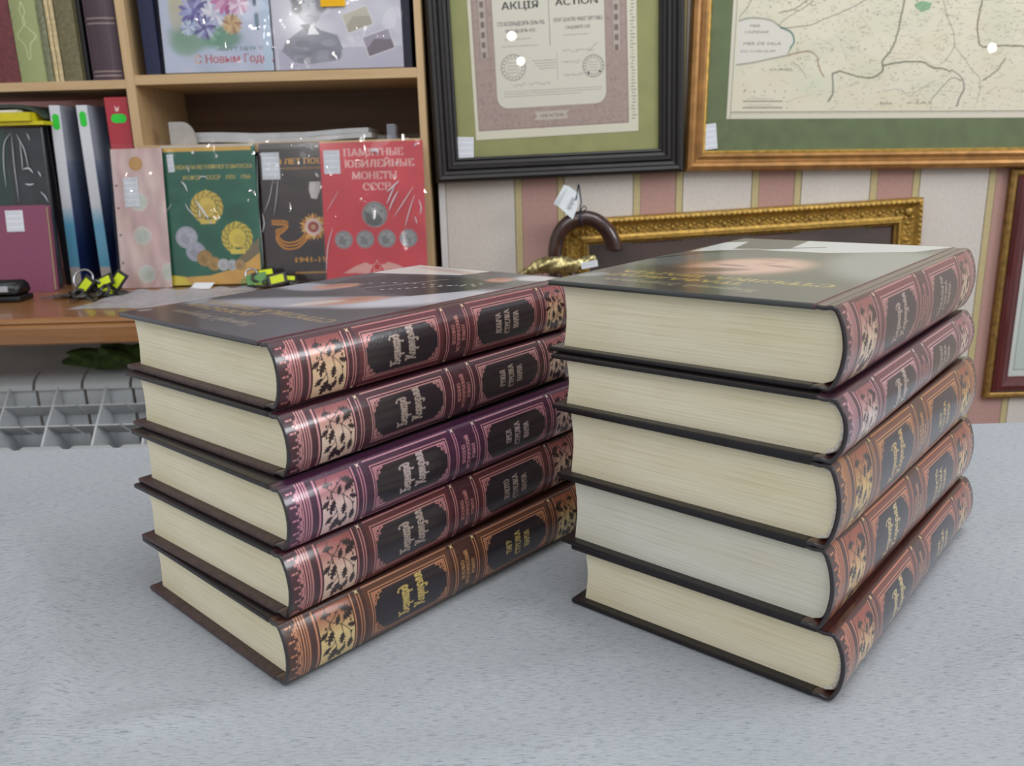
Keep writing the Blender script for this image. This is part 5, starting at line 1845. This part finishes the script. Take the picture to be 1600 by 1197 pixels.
G1, G2, BRN = (74, 72, 60), (112, 120, 84), (128, 98, 72)
river([(1080, -60), (1070, 20), (1060, 120), (1040, 200), (1000, 260), (1005, 300), (970, 330), (920, 335), (850, 320), (800, 305), (760, 315)], 1.5, G1, side=G2)
river([(1005, 280), (1060, 268), (1140, 262), (1200, 266), (1250, 290), (1300, 295), (1340, 310)], 1.5, G1, side=G2)
river([(760, 315), (768, 360), (770, 410), (752, 445)], 1.6, G1, side=(150, 150, 140))
river([(535, 232), (580, 220), (640, 215), (680, 240), (690, 280), (705, 310), (720, 330)], 1.3, BRN, side=(170, 140, 110))
river([(490, 110), (560, 105), (640, 95), (700, 70), (800, 30), (900, -20)], 1.2, G1)
river([(290, 60), (330, 10), (350, -40)], 1.0, G1)
river([(480, 95), (540, 50), (610, 10), (660, -40)], 1.0, G1)
river([(1450, -40), (1440, 80), (1455, 160), (1480, 195), (1600, 190), (1750, 200)], 1.5, G1, side=BRN)
river([(1340, 300), (1390, 330), (1415, 380), (1400, 430), (1390, 470)], 1.5, G1, side=(150, 150, 150))
river([(1260, -20), (1290, 60), (1330, 130), (1340, 200), (1300, 270)], 0.9, G1)
river([(1340, 190), (1400, 250), (1440, 300), (1490, 350), (1490, 450)], 0.8, G1)
river([(1500, 350), (1560, 310), (1600, 250)], 3.2, (140, 134, 120), al=0.7)
river([(1260, 440), (1300, 390), (1350, 340), (1400, 350)], 1.2, G1)
river([(1020, 400), (1100, 390), (1150, 420), (1200, 390), (1270, 350)], 0.8, (130, 130, 126))
river([(640, 340), (600, 290), (560, 260)], 0.7, G1)
river([(640, -40), (560, 20), (480, 40)], 2.0, (110, 106, 84), al=0.7)
cv.poly([q(1125, 5), q(1160, -10), q(1210, 0), q(1200, 30), q(1160, 40), q(1135, 20)], (150, 188, 150))
for k in range(54):
    x, y = random.uniform(560, 1700), random.uniform(20, 460)
    river([(x, y), (x + random.uniform(-60, 60), y + random.uniform(-30, 30)), (x + random.uniform(-110, 110), y + random.uniform(-60, 60))], 0.6, random.choice([(150, 148, 136), (130, 126, 112)]), al=0.6)
for k in range(1900):
    x, y = q(random.uniform(300, 2000), random.uniform(-300, 490))
    if 8 < x < 125 and y > MH - 180 and y < MH - 98:
        continue
    if 8 < x < 200 and y > MH - 90 and random.random() < 0.8:
        continue
    if y > MH - 16 or x < 11:
        continue
    c_ = random.choice([(120, 112, 96), (140, 130, 112), (104, 98, 84), (150, 120, 96)])
    if random.random() < 0.5:
        dashes(cv, x, x + random.uniform(4, 12), y, 1.1, c_, 0.55)
    else:
        cv.ell(x, y, random.uniform(0.6, 1.5), random.uniform(0.6, 1.3), c_, al=0.75)
for k in range(60):      # little hills
    x, y = q(random.uniform(420, 1300), random.uniform(-160, 30))
    cv.poly([(x - 2.4, y + 1.5), (x, y - 1.8), (x + 2.4, y + 1.5), (x + 1, y + 1.0)], (104, 98, 84), al=0.8)
tcol = (96, 92, 84)
for s, x, y, h_, wd in (('MER', 342, 104, 4.6, 20), ('CASPIENNE', 318, 132, 4.6, 46), ('MER DE SALA', 316, 184, 4.8, 72), ('OU CORUSUM', 304, 218, 4.4, 66), ('GURIEL', 450, 302, 4.2, 46)):
    cv.text(s, *q(x, y), h_, tcol, width=wd, slant=0.15)
for k, s in enumerate('PERSE'):
    cv.text(s, *q(334 + k * 50, 402), 6.0 if k == 0 else 4.0, tcol)
cv.text('KARA', *q(1010, 462), 5.0, tcol, width=24)
cv.text('SAS', *q(1180, 460), 5.0, tcol, width=34)
for y in (440, 470):
    x, yy = q(333, y)
    cv.rect(x, yy, x + 77, yy + 1.6, (110, 104, 92))
    cv.rect(x, yy + 2.2, x + 77, yy + 2.8, (140, 134, 120))
    dashes(cv, x + 8, x + 60, yy - 4, 1.3, (140, 134, 120))
print_mesh('map', cv, tilted(cv, 0.0715, 0.090, -0.0078, 0.925, -0.006), M_paper_print, f3, 0.0004)
pane(f3, w3_, H3, 0.036, -0.0092)
price_tag(f3, 0.027, 0.036, 31, 44, -0.0112, 0.12)

# ornate gold frame hung below
M_ogold = metal_leaf('ornate_gold', (180, 144, 70), 0.40, 0.25, 120, 0.55)
P4 = [(a * 0.9, b_) for a, b_ in ((0.0, 0.0), (0.0, 0.016), (0.003, 0.022), (0.008, 0.024), (0.012, 0.021), (0.016, 0.0155), (0.026, 0.0125), (0.036, 0.0125), (0.041, 0.0155), (0.0435, 0.0185), (0.0475, 0.0185), (0.050, 0.012), (0.0535, 0.010))]
YG = 0.0
tl, tr_ = aty(877, 344, WALL_Y - 0.012), aty(1441, 308, WALL_Y - 0.012)
H4 = 0.46
ang = math.atan2(tr_.z - tl.z, tr_.x - tl.x)
w4 = math.hypot(tr_.z - tl.z, tr_.x - tl.x)
o4 = tl - Vector((-math.sin(ang), 0, math.cos(ang))) * H4
f4 = thing('picture_frame', 'ornate carved gold frame hanging behind the right book stack and the hooked cane', 'framed picture', (o4.x, WALL_Y - 0.0015, o4.z), (0, -ang, 0))
moulding(w4, H4, P4, M_ogold, f4)
bm = bmesh.new()


def ball(bm, x, y, z, rx, ry, rz, rot=0.0):
    r_ = bmesh.ops.create_icosphere(bm, subdivisions=1, radius=1.0)
    ca, sa = math.cos(rot), math.sin(rot)
    for v in r_['verts']:
        a, b_, c_ = v.co.x * rx, v.co.y * ry, v.co.z * rz
        v.co = Vector((x + a * ca - c_ * sa, y + b_, z + a * sa + c_ * ca))


def relief(bm, L, put):
    n = int(L / 0.0095)
    for i in range(n):          # slanting rope on the outer ridge
        put(bm, 0.008 + (L - 0.016) * (i + 0.5) / n, 0.0068, -0.0235, 0.0052, 0.0016, 0.0028, 0.7)
    n = int(L / 0.034)
    st = (L - 0.06) / n
    for i in range(n):          # shells and scrolls in the hollow
        a = 0.03 + st * (i + 0.5)
        put(bm, a, 0.0252, -0.0130, 0.0045, 0.0024, 0.0064, 0.0)
        for s in (-1, 1):
            put(bm, a + s * 0.0078, 0.0212, -0.0130, 0.0052, 0.0020, 0.0023, s * 0.7)
            put(bm, a + s * 0.0105, 0.0292, -0.0127, 0.0042, 0.0017, 0.0020, -s * 0.6)
            put(bm, a + s * 0.0150, 0.0248, -0.0127, 0.0026, 0.0018, 0.0026, 0)


relief(bm, w4, lambda b_, a, d, y, rx, ry, rz, r_: ball(b_, a, y, H4 - d, rx, ry, rz, -r_))
relief(bm, w4, lambda b_, a, d, y, rx, ry, rz, r_: ball(b_, a, y, d, rx, ry, rz, r_))
relief(bm, H4, lambda b_, a, d, y, rx, ry, rz, r_: ball(b_, d, y, a, rz, ry, rx, -r_))
relief(bm, H4, lambda b_, a, d, y, rx, ry, rz, r_: ball(b_, w4 - d, y, a, rz, ry, rx, r_))
for x in (0.024, w4 - 0.024):
    for z in (0.024, H4 - 0.024):
        ball(bm, x, -0.0145, z, 0.010, 0.004, 0.010)
        for k in range(6):
            a = k * math.pi / 3
            ball(bm, x + 0.013 * math.cos(a), -0.0145, z + 0.013 * math.sin(a), 0.005, 0.003, 0.003, a)
obj('carved_relief', bm, M_ogold, f4, True)
cv = Canvas((w4 - 0.104) * 1000, (H4 - 0.104) * 1000, 2.0, (86, 70, 66))
for k in range(60):
    cv.soft(random.uniform(0, cv.w), random.uniform(0, cv.h), 50, 30, random.choice([(96, 80, 76), (74, 64, 62), (110, 88, 80), (64, 62, 60)]), 0.5)
print_mesh('painting', cv, flat(cv, 0.052, 0.052 + cv.h / 1000, -0.0085), M_print, f4, 0.002)

# mahogany frame at the right edge
M_mah = wood('mahogany_frame', (74, 26, 28), (98, 36, 36), 0.3, 2, 10, 0.4)
M_ogilt = metal_leaf('tarnished_gilt', (150, 116, 62), 0.4, 0.25, 90, 0.6)
pl_, pt_ = aty(1535.5, 622, WALL_Y - 0.008), aty(1581, 264, WALL_Y - 0.008)
H5 = pt_.z - pl_.z
w5 = 0.34
f5 = thing('picture_frame', 'mahogany frame with a gilt edge at the right border of the photo', 'framed picture', (pl_.x, WALL_Y - 0.0015, pl_.z))
moulding(w5, H5, [(0.0, 0.0), (0.0, 0.010), (0.004, 0.0125), (0.009, 0.012), (0.0125, 0.010)], M_ogilt, f5, 'gilt_edge')
o = moulding(w5 - 0.025, H5 - 0.025, [(0.0, 0.0), (0.0, 0.012), (0.006, 0.017), (0.014, 0.0185), (0.022, 0.016), (0.028, 0.011), (0.030, 0.008)], M_mah, f5)
o.location = (0.0125, 0, 0.0125)
cv = Canvas((w5 - 0.078) * 1000, (H5 - 0.078) * 1000, 1.5, (216, 220, 216))
cv.frame(14, 14, cv.w - 14, cv.h - 14, 1.5, (120, 140, 120))
cv.rect(16, 16, cv.w - 16, cv.h - 16, (200, 210, 204))
for k in range(20):
    cv.soft(random.uniform(30, cv.w - 30), random.uniform(30, cv.h - 30), 22, 26, random.choice([(180, 196, 188), (206, 214, 206)]), 0.5)
print_mesh('print', cv, flat(cv, 0.039, 0.039 + cv.h / 1000, -0.0055), M_print, f5, 0.001)
pane(f5, w5, H5, 0.042, -0.0065)

# ------------------------------------------------------------------ walking sticks
M_cane = wood('dark_polished_cane', (44, 28, 26), (72, 44, 38), 0.22, 2, 12, 0.6)
YC = 1.518
cpx = [(868, 432), (867, 405), (868, 386), (873, 367), (884, 352), (899, 343), (916, 341), (933, 346), (947, 359), (956, 374), (960, 387), (960, 393)]
cp = [aty(u, v, YC) for u, v in cpx]
pts = [Vector(p) for p in smooth_path(cp, 5)]
base = Vector((pts[0].x - 0.012, YC - 0.03, FLOOR_Z + 0.002))
top = pts[0]
shaft = [base + (top - base) * (i / 12) for i in range(12)]
allp = shaft + pts
rads = [0.0085 + 0.0040 * i / 12 for i in range(12)] + [0.0128 + 0.0016 * i / len(pts) for i in range(len(pts))]
rads[-1] = 0.006
rads[-2] = 0.0105
rads[-3] = 0.0132
bm = bmesh.new()
tube(bm, [p - base for p in allp], rads, 16)
cane = thing('walking_cane', 'dark polished wooden cane with a hooked handle and a white tag, leaning by the wall', 'cane', base)
obj('cane_shaft', bm, M_cane, cane, True)
bm = bmesh.new()
tube(bm, [Vector((0, 0, -0.0018)), Vector((0, 0, 0.018))], [0.010, 0.0092], 14)
obj('rubber_ferrule', bm, plain('black_rubber', (24, 24, 26), 0.7, 0, 0.1), cane)
M_str = plain('navy_string', (44, 46, 66), 0.8, 0, 0.2, 400)
hp = aty(907, 342, YC)
bm = bmesh.new()
ring_ = [hp - base + Vector((0.002 * math.sin(t * 2), 0.0150 * math.cos(t), 0.0150 * math.sin(t))) for t in np.linspace(0, 2 * math.pi, 18)]
tube(bm, ring_, 0.0011, 6)
k1, k2, k3 = aty(904, 288, YC - 0.014), aty(908, 315, YC - 0.014), aty(906, 332, YC - 0.014)
tube(bm, [p - base for p in smooth_path([aty(908, 346, YC - 0.0155), k3, k2, aty(906, 300, YC - 0.012), k1, aty(902, 300, YC - 0.010), aty(900, 312, YC - 0.012)], 4)], 0.0012, 6)
tube(bm, [p - base for p in smooth_path([k3, aty(912, 322, YC - 0.016), aty(916, 327, YC - 0.014), k3], 4)], 0.0010, 6)
obj('tag_string', bm, M_str, cane)
bm = bmesh.new()
c_ = [aty(881, 289, YC - 0.018), aty(909, 306, YC - 0.010), aty(895, 343, YC - 0.014), aty(865, 319, YC - 0.026), aty(889, 291, YC - 0.012), aty(873, 323, YC - 0.014)]
c_ = [p - base for p in c_]
th = Vector((0, 0.0004, 0))
for quad in ((c_[3], c_[5], c_[4], c_[0]), (c_[5], c_[2], c_[1], c_[4])):
    v0 = [bm.verts.new(p) for p in quad]
    v1 = [bm.verts.new(p + th) for p in quad]
    bm.faces.new(v0)
    bm.faces.new(v1[::-1])
    for i in range(4):
        bm.faces.new((v0[i], v0[(i + 1) % 4], v1[(i + 1) % 4], v1[i]))
for k in range(7):              # pencilled strokes
    a = k / 7
    p = c_[5] + (c_[2] - c_[5]) * (0.35 + 0.05 * (k % 3)) + (c_[4] - c_[5]) * (0.25 + 0.5 * a)
    d1 = (c_[2] - c_[5]).normalized()
    d2 = (c_[4] - c_[5]).normalized()
tagp = obj('paper_tag', bm, plain('white_tag_paper', (228, 234, 238), 0.6, 0, 0.02), cane)
bm = bmesh.new()
for k in range(6):
    a = 0.22 + 0.10 * k
    p = c_[5] + (c_[4] - c_[5]) * a + (c_[2] - c_[5]) * 0.42 + Vector((0, -0.0007, 0))
    p2 = c_[5] + (c_[4] - c_[5]) * (a + 0.05) + (c_[2] - c_[5]) * (0.62 + 0.06 * (k % 2)) + Vector((0, -0.0007, 0))
    tube(bm, [p, p2], 0.0005, 4)
obj('handwriting', bm, plain('pencil_grey', (110, 114, 124), 0.6), cane)

# brass-handled stick
M_brass = metal_leaf('old_brass', (182, 168, 118), 0.28, 0.35, 150, 0.8)
YBR = 1.42
bp = [(812, 430), (824, 425), (838, 418), (856, 414), (876, 414), (896, 415), (912, 411), (926, 405), (931, 403)]
br_ = [aty(u, v, YBR) for u, v in bp]
rb = [0.0045, 0.0078, 0.0112, 0.0136, 0.0140, 0.0118, 0.0092, 0.0080, 0.0048]
P_ = smooth_path(br_, 6)
R_ = np.interp(np.linspace(0, 8, len(P_)), range(9), rb)
base2 = Vector((br_[5].x, YBR + 0.02, FLOOR_Z + 0.002))
bm = bmesh.new()
seg = 20
n = len(P_)
rg = []
for i, p in enumerate(P_):
    p = Vector(p) - base2
    tt = (Vector(P_[min(i + 1, n - 1)]) - Vector(P_[max(i - 1, 0)])).normalized()
    s1 = Vector((0, -1, 0))
    s2 = tt.cross(s1).normalized()
    rg.append([bm.verts.new(p + (s1 * math.cos(a) + s2 * math.sin(a)) * R_[i] * (1 + 0.13 * math.sin(4 * a + i * 0.55) + 0.08 * math.sin(i * 1.9))) for a in np.linspace(0, 2 * math.pi, seg, endpoint=False)])
for i in range(n - 1):
    for k in range(seg):
        bm.faces.new((rg[i][k], rg[i][(k + 1) % seg], rg[i + 1][(k + 1) % seg], rg[i + 1][k]))
bm.faces.new(rg[0])
bm.faces.new(rg[-1][::-1])
stick = thing('walking_stick', 'stick with a twisted brass handle standing between the two book stacks', 'walking stick', base2)
obj('brass_handle', bm, M_brass, stick, True)
bm = bmesh.new()
tube(bm, [Vector((0, 0, 0)), br_[5] - base2 + Vector((0, 0, -0.004))], [0.006, 0.0085], 14)
obj('stick_shaft', bm, M_cane, stick, True)
pa = aty(909, 421, YBR - 0.0145) - base2
price_tag(stick, pa.x, pa.z, 28, 11, pa.y, 0.16)

# ------------------------------------------------------------------ small things on the sill
M_chrome = plain('chrome', (196, 198, 202), 0.18, 1.0, 0.05)
M_steel = plain('dark_key_steel', (92, 90, 88), 0.35, 0.9, 0.3, 200)
M_blk = plain('black_plastic', (22, 22, 25), 0.35, 0, 0.1)
M_fluo = plain('fluorescent_yellow_card', (206, 222, 30), 0.5, 0, 0.03)
M_fgrn = plain('green_fob_plastic', (96, 142, 84), 0.4, 0, 0.05)


def place(o, m4, loc, rx, ry, rz):
    return Matrix.Translation(loc) @ Matrix.Rotation(rz, 4, 'Z') @ Matrix.Rotation(ry, 4, 'Y') @ Matrix.Rotation(rx, 4, 'X')


def key_mesh():
    bm = bmesh.new()
    ring_ = [Vector((0.009 * math.cos(t), 0.008 * math.sin(t), 0.0)) for t in np.linspace(0, 2 * math.pi, 14, endpoint=False)]
    tube(bm, ring_, 0.0026, 8, True)
    box(bm, 0.009, 0.040, -0.0024, 0.0024, -0.0013, 0.0013, 0.0005, 1)
    for k in range(4):
        box(bm, 0.022 + k * 0.0045, 0.0245 + k * 0.0045, -0.0052, -0.002, -0.001, 0.001)
    return bm


def fob_mesh():
    bm = bmesh.new()
    box(bm, 0.0, 0.034, -0.0105, 0.0105, -0.002, 0.002, 0.0015, 2)
    tube(bm, [Vector((-0.004 + 0.004 * math.cos(t), 0.004 * math.sin(t), 0)) for t in np.linspace(0, 2 * math.pi, 10, endpoint=False)], 0.0013, 6, True)
    return bm


def label_mesh():
    bm = bmesh.new()
    box(bm, 0.006, 0.029, -0.0066, 0.0066, 0.0021, 0.0027)
    return bm


def bunch(label, px, Y, ring_r, fobs, keys):
    o = Vector((aty(px, 450, Y).x, Y, SILL_Z + 0.0008))
    r = thing('key_bunch', label, 'keys', o)
    bm = bmesh.new()
    c0 = Vector((-0.012, 0.006, ring_r + 0.012))
    tube(bm, [c0 + Vector((ring_r * math.cos(t), 0.5 * ring_r * math.sin(t), ring_r * math.sin(t) * 0.9)) for t in np.linspace(0, 2 * math.pi, 24, endpoint=False)], 0.0016, 8, True)
    obj('key_ring', bm, M_chrome, r, True)
    for (x, y, z, rx, ry, rz, col) in fobs:
        f = obj('fob', fob_mesh(), M_blk if col != 2 else M_fgrn, r)
        f.matrix_local = place(f, None, (x, y, z), rx, ry, rz)
        lb = obj('fob_label', label_mesh(), M_fluo if col != 2 else M_fgrn, f)
    for (x, y, z, rx, ry, rz) in keys:
        k_ = obj('key', key_mesh(), M_steel, r)
        k_.matrix_local = place(k_, None, (x, y, z), rx, ry, rz)
    return r


bunch('bunch of keys with fluorescent yellow fobs and a chrome ring, below the white blue binders', 141, 1.385, 0.016,
      [(-0.012, -0.014, 0.006, 1.25, -0.85, 0.15, 1), (0.010, -0.004, 0.016, 1.05, -0.42, 0.1, 1), (0.034, 0.004, 0.010, 1.3, -0.9, 0.3, 1), (-0.02, 0.012, 0.005, 0.2, 0.0, 2.0, 0), (0.0, 0.014, 0.006, 0.3, 0.1, 0.6, 0), (0.012, -0.018, 0.0035, 0.0, 0.0, 0.3, 0)],
      [(-0.028, -0.02, 0.0040, 0.2, 0.0, 3.5), (-0.02, -0.010, 0.006, 0.5, 0.1, 3.1), (0.0, -0.03, 0.0040, 0.2, 0.0, -1.5), (0.022, -0.024, 0.006, 0.3, 0.1, -1.2), (0.03, -0.012, 0.012, 0.8, 0.5, -0.8), (0.05, 0.0, 0.004, 0.1, 0, 0.1), (0.012, 0.0, 0.020, 0.9, 0.4, 2.4), (-0.008, -0.026, 0.009, 0.6, 0.3, -0.5)])
bunch('bunch of keys with green and yellow fobs lying before the black anniversary album', 404, 1.432, 0.010,
      [(-0.018, -0.004, 0.012, 0.9, -0.15, 0.2, 2), (0.018, -0.006, 0.010, 1.2, -0.2, 0.1, 1), (-0.006, 0.010, 0.020, 0.6, -0.1, 0.3, 0), (0.032, 0.006, 0.012, 0.7, 0.1, 0.2, 0), (-0.01, -0.010, 0.004, 0, 0, 0.4, 0)],
      [(-0.02, -0.014, 0.004, 0.1, 0, 3.3), (0.04, 0.0, 0.010, 0.6, 0.1, 0.2), (0.05, 0.008, 0.006, 0.3, 0, -0.2), (0.01, -0.018, 0.004, 0.2, 0, 2.8), (0.0, 0.0, 0.016, 0.9, 0.2, 0.6), (0.06, 0.004, 0.005, 0.2, 0, 0.3)])

# black rounded device at the left edge
YD = 1.363
pa, pb = aty(-50, 460, YD), aty(41, 460, YD)
L_ = pb.x - pa.x
st = thing('stapler', 'black rounded stapler with a silver strip on the sill at the left edge', 'stapler', (pa.x, YD, SILL_Z + 0.0003))
bm = bmesh.new()
box(bm, 0, L_, -0.022, 0.022, 0.0, 0.0095, 0.003)
obj('stapler_base', bm, M_blk, st, True)
bm = bmesh.new()
sec = [(-0.020, 0.010), (-0.022, 0.018), (-0.018, 0.029), (-0.008, 0.034), (0.008, 0.034), (0.018, 0.029), (0.022, 0.018), (0.020, 0.010)]
prism(bm, sec, lambda a, b_, t: Vector((t, a, b_)), 0.0, L_ - 0.002)
bmesh.ops.bevel(bm, geom=bm.edges[:], offset=0.003, segments=2, affect='EDGES')
obj('stapler_arm', bm, M_blk, st, True)
boxobj('silver_strip', (0.004, L_ - 0.016, -0.0226, -0.017, 0.0170, 0.0262), plain('pale_grey_strip', (190, 194, 200), 0.3, 0.3, 0.05), st, 0.0008)

# clear bag and a white label on the sill
bm = bmesh.new()
pl_, pr_ = aty(104, 484, 1.255), aty(330, 470, 1.255)
nx_, ny_ = 60, 36
vs = []
for j in range(ny_ + 1):
    rw = []
    for i in range(nx_ + 1):
        s, t = i / nx_, j / ny_
        x = pl_.x + (pr_.x - pl_.x) * s + 0.030 * t
        y = 1.252 + 0.165 * t + 0.004 * math.sin(s * 9)
        e = min(s, 1 - s, t, 1 - t)
        z = 0.001 + 0.006 * min(1, e * 8) + 0.0022 * math.sin(s * 31 + t * 12) * min(1, e * 6) + 0.0018 * math.sin(s * 14 - t * 27) * min(1, e * 6)
        rw.append(bm.verts.new((x, y, SILL_Z + max(z, 0.0006))))
    vs.append(rw)
for j in range(ny_):
    for i in range(nx_):
        bm.faces.new((vs[j][i], vs[j][i + 1], vs[j + 1][i + 1], vs[j + 1][i]))
m_bag, nt, N, bs = new_mat('bag_film')
bs.inputs['Base Color'].default_value = rgb(206, 210, 220)
bs.inputs['Roughness'].default_value = 0.18
bs.inputs['Alpha'].default_value = 0.42
bag = obj('plastic_bag', bm, m_bag, None, True)
tag(bag, 'crinkled clear plastic bag lying flat on the sill in front of the pink coin page', 'plastic bag')
bm = bmesh.new()
box(bm, 0, 0.036, 0, 0.022, 0, 0.0012, 0.0003, 1)
lb = obj('paper_label', bm, plain('white_label', (232, 232, 236), 0.6, 0, 0.02))
p = aty(296, 442, 1.43)
lb.location = (p.x, 1.428, SILL_Z + 0.0012)
lb.rotation_euler = (0.35, 0.0, -0.12)
tag(lb, 'small white paper label lying on the sill before the green coin album', 'label')
